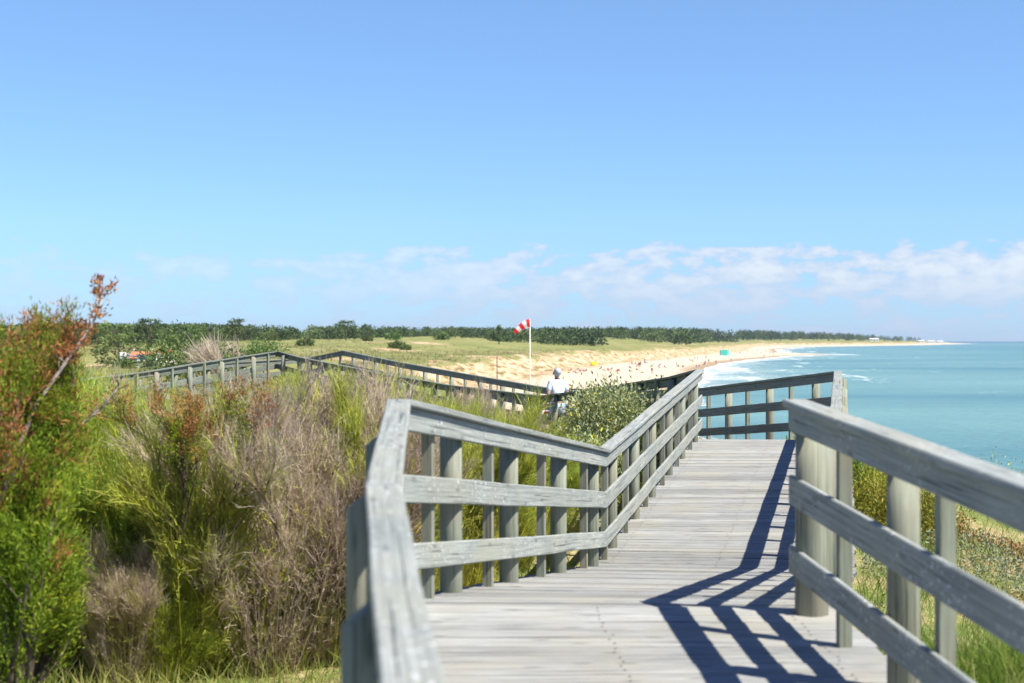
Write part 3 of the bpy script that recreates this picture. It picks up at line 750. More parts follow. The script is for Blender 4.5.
# bare branch arcing out of the cypress
def bare_branch(name, pts, r, seed, n_side, lab, rust=True):
    rs = RS(seed); root = thing(name, pts[0]); mb = MB(); o = Vector(pts[0])
    q = [Vector(p) - o for p in pts]
    mb.tube(q, [r * (1 - 0.75 * i / (len(q) - 1)) for i in range(len(q))], 6)
    tw = []
    for i in range(n_side):
        t = rs.uniform(0.3, 1.0); k = min(int(t * (len(q) - 1)), len(q) - 2); f = t * (len(q) - 1) - k
        b = q[k].lerp(q[k + 1], f); d = (q[k + 1] - q[k]).normalized() + Vector(rs.normal(size=3) * 0.6); d.z += 0.35; d.normalize(); ln = rs.uniform(0.05, 0.16)
        e = b + d * ln; mb.tube([b, b + d * ln * 0.5 + Vector(rs.normal(size=3) * 0.012), e], [0.004, 0.003, 0.0015], 4)
        for j in range(5): tw.append((np.array(b.lerp(e, rs.uniform(0.4, 1))), np.array(d)))
    mb.build('branch', M['deadwood'], root, True)
    if rust:
        P = np.array([a for a, _ in tw]); D = np.array([b for _, b in tw]); idx = np.repeat(np.arange(len(P)), 7); n = len(idx)
        v, t = leaves(P[idx] + rs.normal(size=(n, 3)) * 0.018, unit(D[idx] + rs.normal(size=(n, 3)) * 0.6), rs.uniform(0.02, 0.05, n), rs.uniform(0.008, 0.015, n), rs)
        link('rusty_leaves', tri_mesh('rusty_leaves', v, t, np.repeat(rs.rand(n), 4), M['rust']), root)
    return tag(root, lab, 'branch')
bare_branch('dead_branch', [at(-5, 520, 8.1), at(20, 445, 8.1), at(36, 405, 8.15), at(66, 362, 8.2), at(92, 325, 8.3), at(103, 297, 8.35)], 0.018, 5, 20, 'thin bare branch with rusty leaves arching up from the left cypress')
bare_branch('dead_branch', [at(45, 440, 8.9), at(75, 430, 8.9), at(105, 405, 8.9), at(120, 385, 8.9)], 0.014, 6, 12, 'short grey dead twig below the arching rusty branch', False)

# bush inside the bend of the boardwalk
b = leafy_proto('leafy_bush', 21, 1.05, 1.75, 420, 80, 0.07, 'greybush', tintbias=0.15)
place(b, (622 - CX) / F * 23.6, 23.6, 1.0, 0.3, 'grey-green leafy bush with yellow flecks in the bend of the boardwalk', 'shrub', z=6.75)
b = leafy_proto('leafy_bush', 22, 0.8, 1.15, 240, 70, 0.07, 'greybush', tintbias=0.15)
place(b, (575 - CX) / F * 22.5, 22.5, 1.0, 1.3, 'lower grey-green bush just left of the bend bush, near the walker', 'shrub', z=6.6)
b = leafy_proto('leafy_bush', 23, 0.8, 0.9, 80, 55, 0.055, 'yellowbush')
place(b, (596 - CX) / F * 18.3, 18.3, 1.0, 2.0, 'low yellow-green bush behind the dip in the left railing', 'shrub')
b = leafy_proto('leafy_bush', 24, 0.62, 0.95, 90, 60, 0.05, 'yellowbush', tintbias=0.1)
place(b, (905 - CX) / F * 17.5, 17.5, 1.0, 1.0, 'yellowish small-leaved bush right of the boardwalk, seen between the rails', 'shrub')
b2 = place(b, (878 - CX) / F * 18.5, 18.5, 0.95, 3.0, 'second yellowish bush, the one closest to the right railing', 'shrub')
b = leafy_proto('leafy_bush', 25, 0.5, 0.7, 60, 50, 0.06, 'cypress')
place(b, (862 - CX) / F * 20.5, 20.5, 1.0, 1.0, 'dark green bush at the right foot of the boardwalk', 'shrub')
b = leafy_proto('leafy_bush', 26, 0.45, 0.8, 50, 40, 0.07, 'cypress', tintbias=0.2)
place(b, (803 - CX) / F * 25.5, 25.5, 1.0, 1.0, 'small bright green bush under the far end railing', 'shrub', z=6.75)

# ------------------------------------------------------------------ grass and ground cover near the walk
def blades(name, region, n, hmin, hmax, w, mat, seed, tint, dens=None, lean=0.35, flop=0.6):
    rs = RS(seed); x0, x1, y0, y1 = region
    r = rs.rand(n); y = y0 + (y1 - y0) * r ** 1.25; x = rs.uniform(x0, x1, n)
    keep = ~inside_deck(x, y, 0.22)
    if dens is not None: keep &= rs.rand(n) < dens(x, y)
    x, y = x[keep], y[keep]; n = len(x)
    z = terrain(x, y)[0]; keep = z > 4.5
    x, y, z = x[keep], y[keep], z[keep]; n = len(x)
    P = np.stack([x, y, z - 0.02], 1); D = unit(rs.normal(size=(n, 3)) * lean * [1, 1, 0] + [0, 0, 1])
    L = rs.uniform(hmin, hmax, n) * (0.5 + fbm(x / 0.8, y / 0.8, seed, 2))
    C = np.stack([rs.normal(size=n), rs.normal(size=n), -np.abs(rs.normal(size=n)) * 0.5], 1) * (L * flop * 0.45)[:, None]
    v, t = ribbons(P, D, L, rs.uniform(0.6, 1.4, n) * w, C, rs)
    tn = np.clip(tint(x, y, rs, n), 0, 1)
    o = link(name, tri_mesh(name, v, t, np.repeat(tn, 5), M[mat]))
    return tag(o, None, None, None, 'stuff')

o = blades('grass', (1.5, 13, 5.5, 30), 60000, 0.12, 0.42, 0.007, 'grass', 61,
           lambda x, y, rs, n: np.where(fbm(x / 1.1, y / 1.1, 71, 3) > 0.52, rs.uniform(0.0, 0.45, n), rs.uniform(0.2, 0.9, n)),
           lambda x, y: 0.15 + 0.95 * sstep(0.40, 0.62, fbm(x / 1.6, y / 1.6, 77, 3)) * (1.15 - 0.7 * sstep(11, 16, y)))
tag(o, 'green and straw grass growing on the slope right of the boardwalk', 'grass')
o = blades('grass', (1.9, 5.5, 6.3, 10.5), 16000, 0.25, 0.55, 0.007, 'grass', 62,
           lambda x, y, rs, n: np.where(fbm(x / 0.7, y / 0.7, 72, 3) > 0.5, rs.uniform(0.0, 0.45, n), rs.uniform(0.4, 1.0, n)),
           lambda x, y: sstep(0.40, 0.55, fbm(x / 0.9, y / 0.9, 78, 3)))
tag(o, 'tall tufted grass close beside the near right railing', 'grass')
o = blades('grass', (-8, 0.6, 6.0, 19), 45000, 0.08, 0.30, 0.007, 'grass', 63,
           lambda x, y, rs, n: rs.uniform(0.1, 1.0, n) * 0.6 + 0.4 * fbm(x / 1.2, y / 1.2, 73, 2))
tag(o, 'dry yellowish grass on the ground under the left thicket', 'grass')

rs = RS(81)
n = 36000; x = rs.uniform(2.5, 13, n); y = rs.uniform(9, 30, n)
f = fbm(x / 1.7, y / 2.6, 91, 3); keep = (f > 0.54) & ~inside_deck(x, y, 0.3); x, y, f = x[keep], y[keep], f[keep]
z = terrain(x, y)[0]; k2 = z > 5.0; x, y, z, f = x[k2], y[k2], z[k2], f[k2]; n = len(x)
hm = (f - 0.54) * 0.8
pk = np.repeat(np.arange(n), 5); nn = len(pk)
P = np.stack([x[pk] + rs.normal(size=nn) * 0.03, y[pk] + rs.normal(size=nn) * 0.03, z[pk] + rs.uniform(0, 1, nn) * (0.03 + hm[pk])], 1)
v, t = leaves(P, unit(rs.normal(size=(nn, 3)) * 0.7 + [0, 0, 0.8]), rs.uniform(0.025, 0.05, nn), rs.uniform(0.014, 0.026, nn), rs)
kind = np.where(fbm(x / 1.9 + 9, y / 2.2, 95, 2) > 0.63, 0.80, 0.35)
tn = np.clip(kind[pk] + rs.normal(size=nn) * 0.05, 0, 1)
o = link('ground_cover', tri_mesh('ground_cover', v, t, np.repeat(tn, 4), M['mat']))
tag(o, 'silvery green and rust-red mats of low plants on the cliff top', 'ground cover', None, 'stuff')

# tall stalks at the cliff edge
def stalk_plant(seed, h):
    rs = RS(seed); root = thing('stalk_plant'); mb = MB(); lp = []
    for i in range(7):
        a = rs.uniform(0, 6.28); d = np.array([math.cos(a) * 0.25, math.sin(a) * 0.25, 1.0]); L = h * rs.uniform(0.6, 1.0)
        pts = [np.array([0, 0, -0.05]) + d * L * t + np.array([0, 0, -0.1 * t * t]) for t in (0, 0.35, 0.7, 1.0)]
        mb.tube(pts, [0.008, 0.006, 0.004, 0.002], 4, cap=False)
        for t in rs.uniform(0.35, 1.0, 24):
            lp.append(d * L * t + rs.normal(size=3) * 0.04)
    mb.build('stem', M['bark'], root, True)
    p = np.array(lp); n = len(p)
    v, t = leaves(p, unit(rs.normal(size=(n, 3)) + [0, 0, 0.5]), rs.uniform(0.04, 0.08, n), rs.uniform(0.015, 0.03, n), rs)
    link('leaves', tri_mesh('leaves', v, t, np.repeat(rs.rand(n), 4), M['greybush']), root)
    return root
sp = stalk_plant(31, 1.0)
for i, (px, d, h, z) in enumerate([(948, 27, 0.8, None), (1002, 26, 1.0, None), (985, 28, 0.75, None), (1040, 26, 0.9, None)]):
    x = (px - CX) / F * d
    place(sp, x, d, h, None, 'thin stalky weed rising against the sea at the cliff edge', 'plant', 'stalky weeds at the cliff edge')

# ------------------------------------------------------------------ dune grass
rs = RS(101)
n = 30000
px = rs.uniform(-60, 1000, n); d = np.exp(rs.uniform(np.log(46), np.log(520), n)); x = (px - CX) / F * d
z, sa, s = terrain(x, d)
keep = (sa < 0.45) & (z > 3.5) & (rs.rand(n) < 0.25 + 0.9 * fbm(x / 6, d / 9, 111, 3)); x, d, z = x[keep], d[keep], z[keep]; n = len(x)
idx = np.repeat(np.arange(n), 5); nn = len(idx); sc = np.clip(d[idx] / 120, 0.6, 2.6)
P = np.stack([x[idx] + rs.normal(size=nn) * 0.18 * sc, d[idx] + rs.normal(size=nn) * 0.18 * sc, z[idx] - 0.05], 1)
v, t = ribbons(P, unit(rs.normal(size=(nn, 3)) * [0.5, 0.5, 0] + [0, 0, 1]), rs.uniform(0.2, 0.55, nn) * np.sqrt(sc), 0.035 * sc, rs.normal(size=(nn, 3)) * 0.08, rs)
tn = np.clip(0.25 + 0.6 * fbm(x / 14, d / 20, 121, 3)[idx] + rs.normal(size=nn) * 0.15, 0, 1)
o = link('dune_grass', tri_mesh('dune_grass', v, t, np.repeat(tn, 5), M['marram']))
tag(o, 'pale tufts of marram grass covering the dunes behind the beach', 'dune grass', None, 'stuff')

# ------------------------------------------------------------------ trees of the distant woods
def tree_proto(seed, shape, mat, nclump=34, nleaf=26, lod=1.0):
    """unit-height tree (scaled when placed): tapered trunk with limbs and a crown of leaf clumps"""
    rs = RS(seed); root = thing('pine_tree' if mat == 'pine' else 'oak_tree')
    mb = MB(); lean = rs.normal() * 0.06
    top = np.array([lean, rs.normal() * 0.04, 0.8])
    mb.tube([(0, 0, -0.05), tuple(top * 0.5), tuple(top)], [0.035, 0.025, 0.008], 6, cap=False)
    C = []
    for i in range(nclump):
        a = rs.uniform(0, 6.28)
        if shape == 'cone': zz = rs.uniform(0.22, 1.0); rr = (1.03 - zz) * 0.42 * rs.uniform(0.5, 1.05)
        elif shape == 'flat': zz = rs.uniform(0.5, 0.98); rr = 0.52 * math.sqrt(max(0.05, 1 - ((zz - 0.62) / 0.4) ** 2)) * rs.uniform(0.3, 1.05)
        else: zz = rs.uniform(0.16, 0.97); rr = 0.46 * math.sqrt(max(0.03, 1 - ((zz - 0.5) / 0.5) ** 2)) * rs.uniform(0.35, 1.05)
        C.append((top[0] * zz + math.cos(a) * rr, top[1] * zz + math.sin(a) * rr, zz))
    C = np.array(C)
    for c_ in C[:: 4]:
        b = top * max(0.25, c_[2] - 0.2); mb.tube([tuple(b), tuple((b + c_) / 2 + [0, 0, 0.02]), tuple(c_)], [0.012, 0.008, 0.003], 4, cap=False)
    mb.build('trunk', M['bark'], root, True)
    idx = np.repeat(np.arange(nclump), nleaf); n = len(idx)
    p = C[idx] + rs.normal(size=(n, 3)) * [0.055, 0.055, 0.035]
    dd = unit((p - [0, 0, 0.5]) + rs.normal(size=(n, 3)) * 0.5)
    v, t = leaves(p, dd, rs.uniform(0.05, 0.10, n) * lod, rs.uniform(0.03, 0.055, n) * lod, rs)
    tn = np.clip(rs.rand(nclump)[idx] * 0.65 + rs.rand(n) * 0.35, 0, 1)
    link('crown', tri_mesh('crown', v, t, np.repeat(tn, 4), M[mat]), root)
    return root
TP = {'pine': [tree_proto(201, 'cone', 'pine'), tree_proto(202, 'flat', 'pine'), tree_proto(203, 'round', 'pine'), tree_proto(204, 'flat', 'pine')],
      'oak': [tree_proto(205, 'round', 'oak'), tree_proto(206, 'round', 'oak'), tree_proto(207, 'flat', 'oak')]}
SKY = np.array([(0, 325), (100, 324), (180, 324), (300, 326), (420, 327), (520, 328), (620, 327), (720, 329), (780, 331), (840, 333), (890, 335.5), (940, 338), (965, 339)])
def plant(proto, px, d, ytop, lab, cat, gr=None, wid=1.0):
    x = (px - CX) / F * d; z = H(x, d); h = max(2.5, EYE - (ytop - HY) / F * d - z)
    o = place(proto, x, d, h, None, lab, cat, gr, sink=0.2, z=z); o.scale = (h * wid, h * wid, h); return o
special = [(122, 240, 333, 'oak', 1, 1.7, 'olive green bushy tree left behind the orange roofed houses'), (148, 330, 319.5, 'pine', 3, 1.1, 'tall dark spreading pine above the orange roofed houses'), (178, 305, 327, 'pine', 2, 1.2, 'rounded dark pine just right of the tall spreading pine'),
           (115, 320, 322, 'oak', 0, 1.4, 'broad green tree behind the houses, left of the tall spreading pine'), (238, 420, 319.5, 'pine', 1, 1.0, 'flat-topped pine poking above the left skyline'),
           (346, 520, 321, 'pine', 3, 1.25, 'wide dark pine clump highest on the middle skyline'), (366, 520, 324, 'pine', 2, 1.0, 'dark pine beside the wide pine clump on the skyline'),
           (499, 560, 325, 'pine', 0, 0.9, 'dark solitary conifer left of the red and white windsock'), (205, 210, 343, 'oak', 1, 1.6, 'bright green windswept tree in front of the woods at left')]
for px, d, yt, k, i, w, lab in special:
    plant(TP[k][i], px, d, yt, lab, 'tree', None, w)
rs = RS(301); cnt = 0
def coast_ok(x, y, m): return terrain(np.array([x]), np.array([y]))[2][0] > m
WOOD = []
while len(WOOD) < 1700:
    px = rs.uniform(-30, 965)
    if px < 310: d = rs.uniform(265, 600)
    elif px < 430: d = rs.uniform(420, 1000)
    elif px < 600: d = rs.uniform(620, 1500)
    elif px < 740: d = rs.uniform(1000, 2050)
    else: d = rs.uniform(2150, 4250)
    x = (px - CX) / F * d
    if px > 740 and not coast_ok(x, d, 110): continue
    if px <= 740 and not coast_ok(x, d, 150 if px < 430 else 70): continue
    WOOD.append((d, px, x))
WOOD.sort()
for d, px, x in WOOD[:270]:
    k = 'pine' if rs.rand() < 0.5 else 'oak'; i = rs.randint(len(TP[k]))
    yt = np.interp(px, SKY[:, 0], SKY[:, 1]) + abs(rs.normal()) * 4.0 - 0.5
    lab, gr = (('dark green pine in the distant wood along the skyline', 'pines of the distant wood') if k == 'pine' else ('mid green round-crowned tree in the distant wood along the skyline', 'broadleaf trees of the distant wood'))
    plant(TP[k][i], px, d, yt, lab, 'tree', gr, rs.uniform(0.9, 1.5))
# the rest of the wood, one mass
Vs, Ts, Ns, base = [], [], [], 0
for d, px, x in WOOD[270:]:
    yt = np.interp(px, SKY[:, 0], SKY[:, 1]) + abs(rs.normal()) * 2.4 - 0.3
    z = H(x, d); h = max(2.5, EYE - (yt - HY) / F * d - z); w = h * rs.uniform(0.35, 0.6)
    n = 170; dirs = unit(rs.normal(size=(n, 3))); dirs[:, 2] = np.abs(dirs[:, 2])
    rad = rs.uniform(0.5, 1.05, (n, 1)); p = dirs * rad * [w, w, h * 0.92] + [x, d, z + 0.06 * h]
    v, t = leaves(p, unit(dirs + rs.normal(size=(n, 3)) * 0.5), rs.uniform(0.10, 0.2, n) * h, rs.uniform(0.07, 0.12, n) * h, rs)
    Vs.append(v); Ts.append(t + base); base += len(v)
    Ns.append(np.repeat(np.clip(rs.rand() ** 1.5 * 0.75 + rs.rand(n) * 0.3, 0, 1), 4))
o = link('distant_wood', tri_mesh('distant_wood', np.concatenate(Vs), np.concatenate(Ts), np.concatenate(Ns), M['woods']))
tag(o, 'dense green wood far behind the dunes, along the whole skyline', 'wood', None, 'stuff')

# low dark scrub on the dunes below the wood
dp = leafy_proto('dune_shrub', 41, 1.0, 0.9, 34, 16, 0.34, 'oak')
rs = RS(311); k = 0
while k < 22:
    px = rs.uniform(60, 800); d = rs.uniform(170, 800); x = (px - CX) / F * d
    z, sa, s = terrain(np.array([x]), np.array([d]))
    if s[0] < (110 if px > 430 else 70) or (px > 250 and d < 260): continue
    place(dp, x, d, rs.uniform(0.8, 2.2) * (0.6 + d / 600), None, 'low dark green shrub dotted on the grassy dunes below the wood', 'shrub', 'low shrubs on the dunes'); k += 1

# wind-bent dead shrub left of the far railing
def dead_shrub(seed, h):
    rs = RS(seed); root = thing('dead_shrub')
    br, tips = skeleton(rs, h, 0.5, 7, 1, lean=(-1.0, 0.0))
    branches_obj('branches', br, M['deadwood'], root)
    P = np.array([t[0] for t in tips]); D = np.array([t[1] for t in tips]); idx = np.repeat(np.arange(len(P)), 3); n = len(idx)
    v, t = ribbons(P[idx] + rs.normal(size=(n, 3)) * 0.1, unit(D[idx] + rs.normal(size=(n, 3)) * 0.22 + [-0.25, 0, 0.1]), rs.uniform(0.3, 0.9, n), np.full(n, 0.022), rs.normal(size=(n, 3)) * 0.06, rs)
    link('twigs', tri_mesh('twigs', v, t, np.repeat(rs.uniform(0.2, 0.66, n), 5), M['broom_mauve']), root)
    return root
ds = dead_shrub(51, 1.55)
place(ds, (228 - CX) / F * 58, 58, 1.0, 0.0, 'pale wind-bent dead shrub beyond the far left railing', 'shrub')
place(ds, (246 - CX) / F * 66, 66, 0.9, 0.2, 'smaller pale dead shrub just right of the wind-bent one', 'shrub')
gs = leafy_proto('dune_bush', 43, 1.8, 1.7, 90, 30, 0.16, 'oak')
for px, d, h, lab in [(203, 62, 1.1, 'mid green rounded bush under the pale dead shrub'), (180, 75, 1.2, 'green bush between the houses and the far railing'), (262, 80, 0.8, 'olive bush right of the dead shrub, on the dune crest')]:
    place(gs, (px - CX) / F * d, d, h, None, lab, 'shrub')

# ------------------------------------------------------------------ houses
def house(px, d, w, dp, wh, rh, rz, roofmat, lab, zoff=0.0):
    x = (px - CX) / F * d
    root = thing('house', (x, d, H(x, d) - 0.1 + zoff), rz, lab, 'house', None)
    mb = MB(); a, b = w / 2, dp / 2
    mb.face([(-a, -b, 0), (a, -b, 0), (a, -b, wh), (-a, -b, wh)]); mb.face([(a, b, 0), (-a, b, 0), (-a, b, wh), (a, b, wh)])
    for sx in (-1, 1):
        q = [(sx * a, -b, 0), (sx * a, b, 0), (sx * a, b, wh), (sx * a, 0, wh + rh), (sx * a, -b, wh)]
        mb.face(q if sx > 0 else q[::-1])
    mb.build('wall', M['white_wall'], root)
    r = MB(); e = 0.35
    for sy in (-1, 1):
        lo = Vector((0, sy * (b + e), wh - rh * e / b + 0.05)); hi = Vector((0, 0.01 * sy, wh + rh + 0.05)); up = Vector((0, 0, 0.16)); ex = Vector((a + e, 0, 0))
        r.beam([lo - ex, hi - ex, hi - ex + up, lo - ex + up], [lo + ex, hi + ex, hi + ex + up, lo + ex + up])
    rf = r.build('roof', roofmat, root)
    c_ = MB(); c_.box((a * 0.6, 0.4, wh + rh + 0.25), (0.5, 0.5, 1.0)); c_.build('chimney', M['white_wall'], rf)
    nw = max(2, int(w / 2.6))
    for i in range(nw):
        xx = -a + w * (i + 0.5) / nw
        if i == nw // 2:
            q = MB(); q.box((xx, -b - 0.03, 1.05), (0.95, 0.08, 2.1)); q.build('door', M['shutter'], root)
        else:
            q = MB(); q.box((xx, -b - 0.03, 1.5), (1.1, 0.08, 1.2)); wn = q.build('window', M['glass'], root)
            for sx in (-1, 1):
                q = MB(); q.box((xx + sx * 0.82, -b - 0.04, 1.5), (0.45, 0.06, 1.3)); q.build('shutter', M['shutter'], wn)
    return root
house(145, 235, 3.4, 4.5, 1.7, 0.8, 0.1, M['tile'], 'low white house with the widest orange tiled roof, left of the far railing', 0.35)
house(163, 246, 3.0, 4, 1.9, 0.8, -0.25, M['tile'], 'small white house with orange roof, rightmost of the three by the dunes', 0.5)
house(130, 240, 2.6, 4, 1.8, 0.7, 0.3, M['pale_roof'], 'small white house with a pale roof, leftmost of the three by the dunes', 0.4)
house(153, 222, 2.6, 4, 1.1, 0.5, -0.1, M['pale_roof'], 'low pale shed with grey roof in front of the orange roofed houses', 0.2)
for px, d, w, lab in [(874, 2950, 26, 'white house on the far headland, standing alone left of the others'), (921, 3500, 20, 'white house on the far headland, leftmost of the close row'), (931, 3550, 24, 'white house on the far headland, middle of the close row'), (940, 3600, 20, 'white house on the far headland, nearest its tip')]:
    h_ = house(px, d, w / 3, 3.0, 2.0, 0.9, 0.0, M['pale_roof'], lab); h_.scale = (2, 2, 2)
    h_.location.z += 1.5

# ------------------------------------------------------------------ windsock and stake
d = 125.0; base = at(530, 390, d); gx, gy = base.x, base.y; gz = H(gx, gy)
root = thing('windsock', (gx, gy, gz - 0.3), 0, 'red and white striped windsock on a white pole behind the boardwalk', 'windsock')
topz = at(530, 321.5, d).z - gz + 0.3
mb = MB(); mb.tube([(0, 0, 0), (0, 0, topz * 0.5), (0, 0, topz)], [0.05, 0.045, 0.04], 10); mb.build('pole', M['pole'], root, True)
ctr = [(-0.02, 0, topz - 0.12), (-0.28, 0, topz - 0.16), (-0.55, 0, topz - 0.32), (-0.82, 0, topz - 0.52), (-1.06, 0, topz - 0.72), (-1.28, -0.0, topz - 0.93)]
rr = [0.34, 0.33, 0.29, 0.25, 0.21, 0.17]
sock = MB()
for i in range(5):
    mid = (Vector(ctr[i]) + Vector(ctr[i + 1])) / 2
    sock.tube([ctr[i], tuple(mid), ctr[i + 1]], [rr[i], (rr[i] + rr[i + 1]) / 2, rr[i + 1]], 16, mi=i % 2, cap=False)
sock.build('sock', [M['red'], M['white']], root, True)
hp = MB(); ring = [(ctr[0][0] + 0.01, math.cos(t) * 0.35, ctr[0][2] + math.sin(t) * 0.35) for t in np.linspace(0, 2 * math.pi, 25)]
hp.tube(ring, 0.02, 6); hp.build('hoop', M['pole'], root, True)
d = 118.0; b_ = at(497, 386, d); gz = H(b_.x, b_.y); tz = at(497, 357, d).z
root = thing('stake', (b_.x, b_.y, gz - 0.2), 0, 'thin brown wooden stake on the sand left of the windsock pole', 'stake')
mb = MB(); mb.tube([(0, 0, 0), (0.01, 0, (tz - gz) * 0.6), (0, 0, tz - gz + 0.2)], [0.05, 0.045, 0.04], 8); mb.build('shaft', M['bark'], root, True)
mb = MB(); mb.tube([(0, 0, tz - gz + 0.2), (0, 0, tz - gz + 0.26)], [0.055, 0.03], 8); mb.build('tip', M['deadwood'], root, True)

# ------------------------------------------------------------------ people
def skin_obj(name, joints, edges, mat, parent=None, sub=2):
    """joints: name -> (xyz, radius); first joint is the root"""
    names = list(joints); me = bpy.data.meshes.new(name)
    me.from_pydata([joints[k][0] for k in names], [(names.index(a), names.index(b)) for a, b in edges], [])
    o = bpy.data.objects.new(name, me); COL.objects.link(o)
    o.modifiers.new('Skin', 'SKIN')
    sv = me.skin_vertices[0].data
    for i, k in enumerate(names):
        r = joints[k][1]; sv[i].radius = r if hasattr(r, '__len__') else (r, r)
        sv[i].use_root = (i == 0)
    s = o.modifiers.new('Sub', 'SUBSURF'); s.levels = sub; s.render_levels = sub
    dg = bpy.context.evaluated_depsgraph_get()
    me2 = bpy.data.meshes.new_from_object(o.evaluated_get(dg))
    bpy.data.objects.remove(o); bpy.data.meshes.remove(me)
    me2.name = name; me2.materials.clear()
    for mm in (mat if isinstance(mat, (list, tuple)) else [mat]): me2.materials.append(mm)
    me2.polygons.foreach_set('use_smooth', np.ones(len(me2.polygons), dtype=bool))
    return link(name, me2, parent)

def walker(loc, rz, scale):
    root = thing('person', loc, rz, 'person in a pale shirt and blue shorts walking away along the boardwalk', 'person')
    root.scale = (scale,) * 3
    J = {'pelvis': ((0, 0, .93), (.15, .11)), 'spine': ((0, .01, 1.10), (.135, .10)), 'chest': ((0, .01, 1.29), (.155, .105)), 'neck0': ((0, .02, 1.43), (.07, .065)), 'neck': ((0, .03, 1.48), (.052, .055)),
         'jaw': ((0, .045, 1.535), (.062, .075)), 'head': ((0, .045, 1.61), (.078, .095)), 'crown': ((0, .035, 1.665), (.055, .07)), 'nose': ((0, .15, 1.585), (.012, .014)),
         'hipL': ((-.09, 0, .88), .092), 'kneeL': ((-.10, .13, .50), .058), 'ankL': ((-.10, .10, .10), .040), 'toeL': ((-.11, .24, .04), .034),
         'hipR': ((.09, 0, .88), .092), 'kneeR': ((.10, .03, .49), .058), 'calfR': ((.105, -.12, .34), .055), 'ankR': ((.11, -.27, .22), .040), 'toeR': ((.115, -.21, .07), .034),
         'shL': ((-.17, .0, 1.38), .065), 'elL': ((-.25, -.06, 1.11), .042), 'wrL': ((-.26, .06, .90), .028), 'paL': ((-.255, .085, .84), .034),
         'shR': ((.17, .0, 1.38), .065), 'elR': ((.25, .00, 1.11), .042), 'wrR': ((.25, .16, .92), .028), 'paR': ((.245, .19, .86), .034)}
    E = [('pelvis', 'spine'), ('spine', 'chest'), ('chest', 'neck0'), ('neck0', 'neck'), ('neck', 'jaw'), ('jaw', 'head'), ('head', 'crown'), ('head', 'nose'), ('pelvis', 'hipL'), ('hipL', 'kneeL'), ('kneeL', 'ankL'), ('ankL', 'toeL'),
         ('pelvis', 'hipR'), ('hipR', 'kneeR'), ('kneeR', 'calfR'), ('calfR', 'ankR'), ('ankR', 'toeR'), ('chest', 'shL'), ('shL', 'elL'), ('elL', 'wrL'), ('wrL', 'paL'), ('chest', 'shR'), ('shR', 'elR'), ('elR', 'wrR'), ('wrR', 'paR')]
    for sd, sx in (('L', 1), ('R', -1)):
        p = Vector(J['pa' + sd][0])
        for i, (dy, ln) in enumerate([(-.028, .055), (-.010, .068), (.010, .072), (.028, .064)]):
            a, b = 'f%d%sa' % (i, sd), 'f%d%sb' % (i, sd)
            J[a] = ((p.x, p.y + dy, p.z - .03 - ln * .5), .0095); J[b] = ((p.x + sx * .012, p.y + dy + .01, p.z - .03 - ln), .008); E += [('pa' + sd, a), (a, b)]
        J['th' + sd] = ((p.x + sx * .015, p.y + .045, p.z + .005), .011); J['tt' + sd] = ((p.x + sx * .018, p.y + .062, p.z - .035), .0095); E += [('wr' + sd, 'th' + sd), ('th' + sd, 'tt' + sd)]
    skin_obj('body', J, E, M['skin'], root)
    T = {'pelvis': ((0, 0, .90), (.178, .135)), 'spine': ((0, .01, 1.08), (.165, .13)), 'chest': ((0, .01, 1.29), (.182, .132)), 'neck0': ((0, .02, 1.425), (.09, .085)),
         'shL': ((-.175, .0, 1.38), .085), 'elL': ((-.235, -.04, 1.17), .066), 'shR': ((.175, .0, 1.38), .085), 'elR': ((.235, .0, 1.17), .066)}
    skin_obj('shirt', T, [('pelvis', 'spine'), ('spine', 'chest'), ('chest', 'neck0'), ('chest', 'shL'), ('shL', 'elL'), ('chest', 'shR'), ('shR', 'elR')], M['shirt'], root)
    T = {'pelvis': ((0, 0, .90), (.168, .128)), 'hipL': ((-.095, .01, .83), .108), 'kL': ((-.10, .12, .54), .088), 'hipR': ((.095, .0, .83), .108), 'kR': ((.10, .03, .53), .088)}
    skin_obj('shorts', T, [('pelvis', 'hipL'), ('hipL', 'kL'), ('pelvis', 'hipR'), ('hipR', 'kR')], M['denim'], root)
    e = MB(); fr_ = np.linspace(-1.25, 1.57, 11)
    e.tube([(0, .022 - .014 * math.cos(a), 1.635 + .098 * math.sin(a)) for a in fr_], [max(.002, .097 * math.cos(a)) for a in fr_], 18)
    e.v = [tuple(Vector(q) + Vector((rng.uniform(-1, 1), rng.uniform(-1, 1), rng.uniform(-1, 1))) * 0.006) for q in e.v]; hr = e.build('hair', M['hair'], root, True); hr.scale = (.95, 1.08, 1)
    for sx in (-1, 1):
        e = MB(); e.tube([(sx * .032, .128, 1.61), (sx * .032, .143, 1.61)], [.011, .007], 8); e.build('eye', M['eye'], root, True)
        e = MB(); e.tube([(sx * .082, .05, 1.57), (sx * .092, .04, 1.60), (sx * .084, .045, 1.63)], [.010, .017, .010], 6); e.build('ear', M['skin'], root, True)
    e = MB(); e.tube([(-.022, .128, 1.545), (0, .135, 1.543), (.022, .128, 1.545)], .006, 6); e.build('mouth', M['darkred'], root, True)
    for sd, ank, toe in (('L', (-.10, .07, .06), (-.112, .25, .045)), ('R', (.11, -.275, .17), (.116, -.20, .045))):
        a, t = Vector(ank), Vector(toe)
        skin_obj('shoe', {'a': (tuple(a), .052), 'm': (tuple(a.lerp(t, .5)), .05), 't': (tuple(t), .042)}, [('a', 'm'), ('m', 't')], M['white'], root)
    return root
wx, wy = (557.5 - CX) / F * 30.6, 30.6
wz = EYE - 2.055
walker((wx, wy, wz), math.radians(16), 0.865)
bag = thing('bag', (wx - 0.255 * 0.865, wy + 0.02, wz + 0.60 * 0.865), 0.2, 'small red and white bag hanging from the left hand of the walker', 'bag')
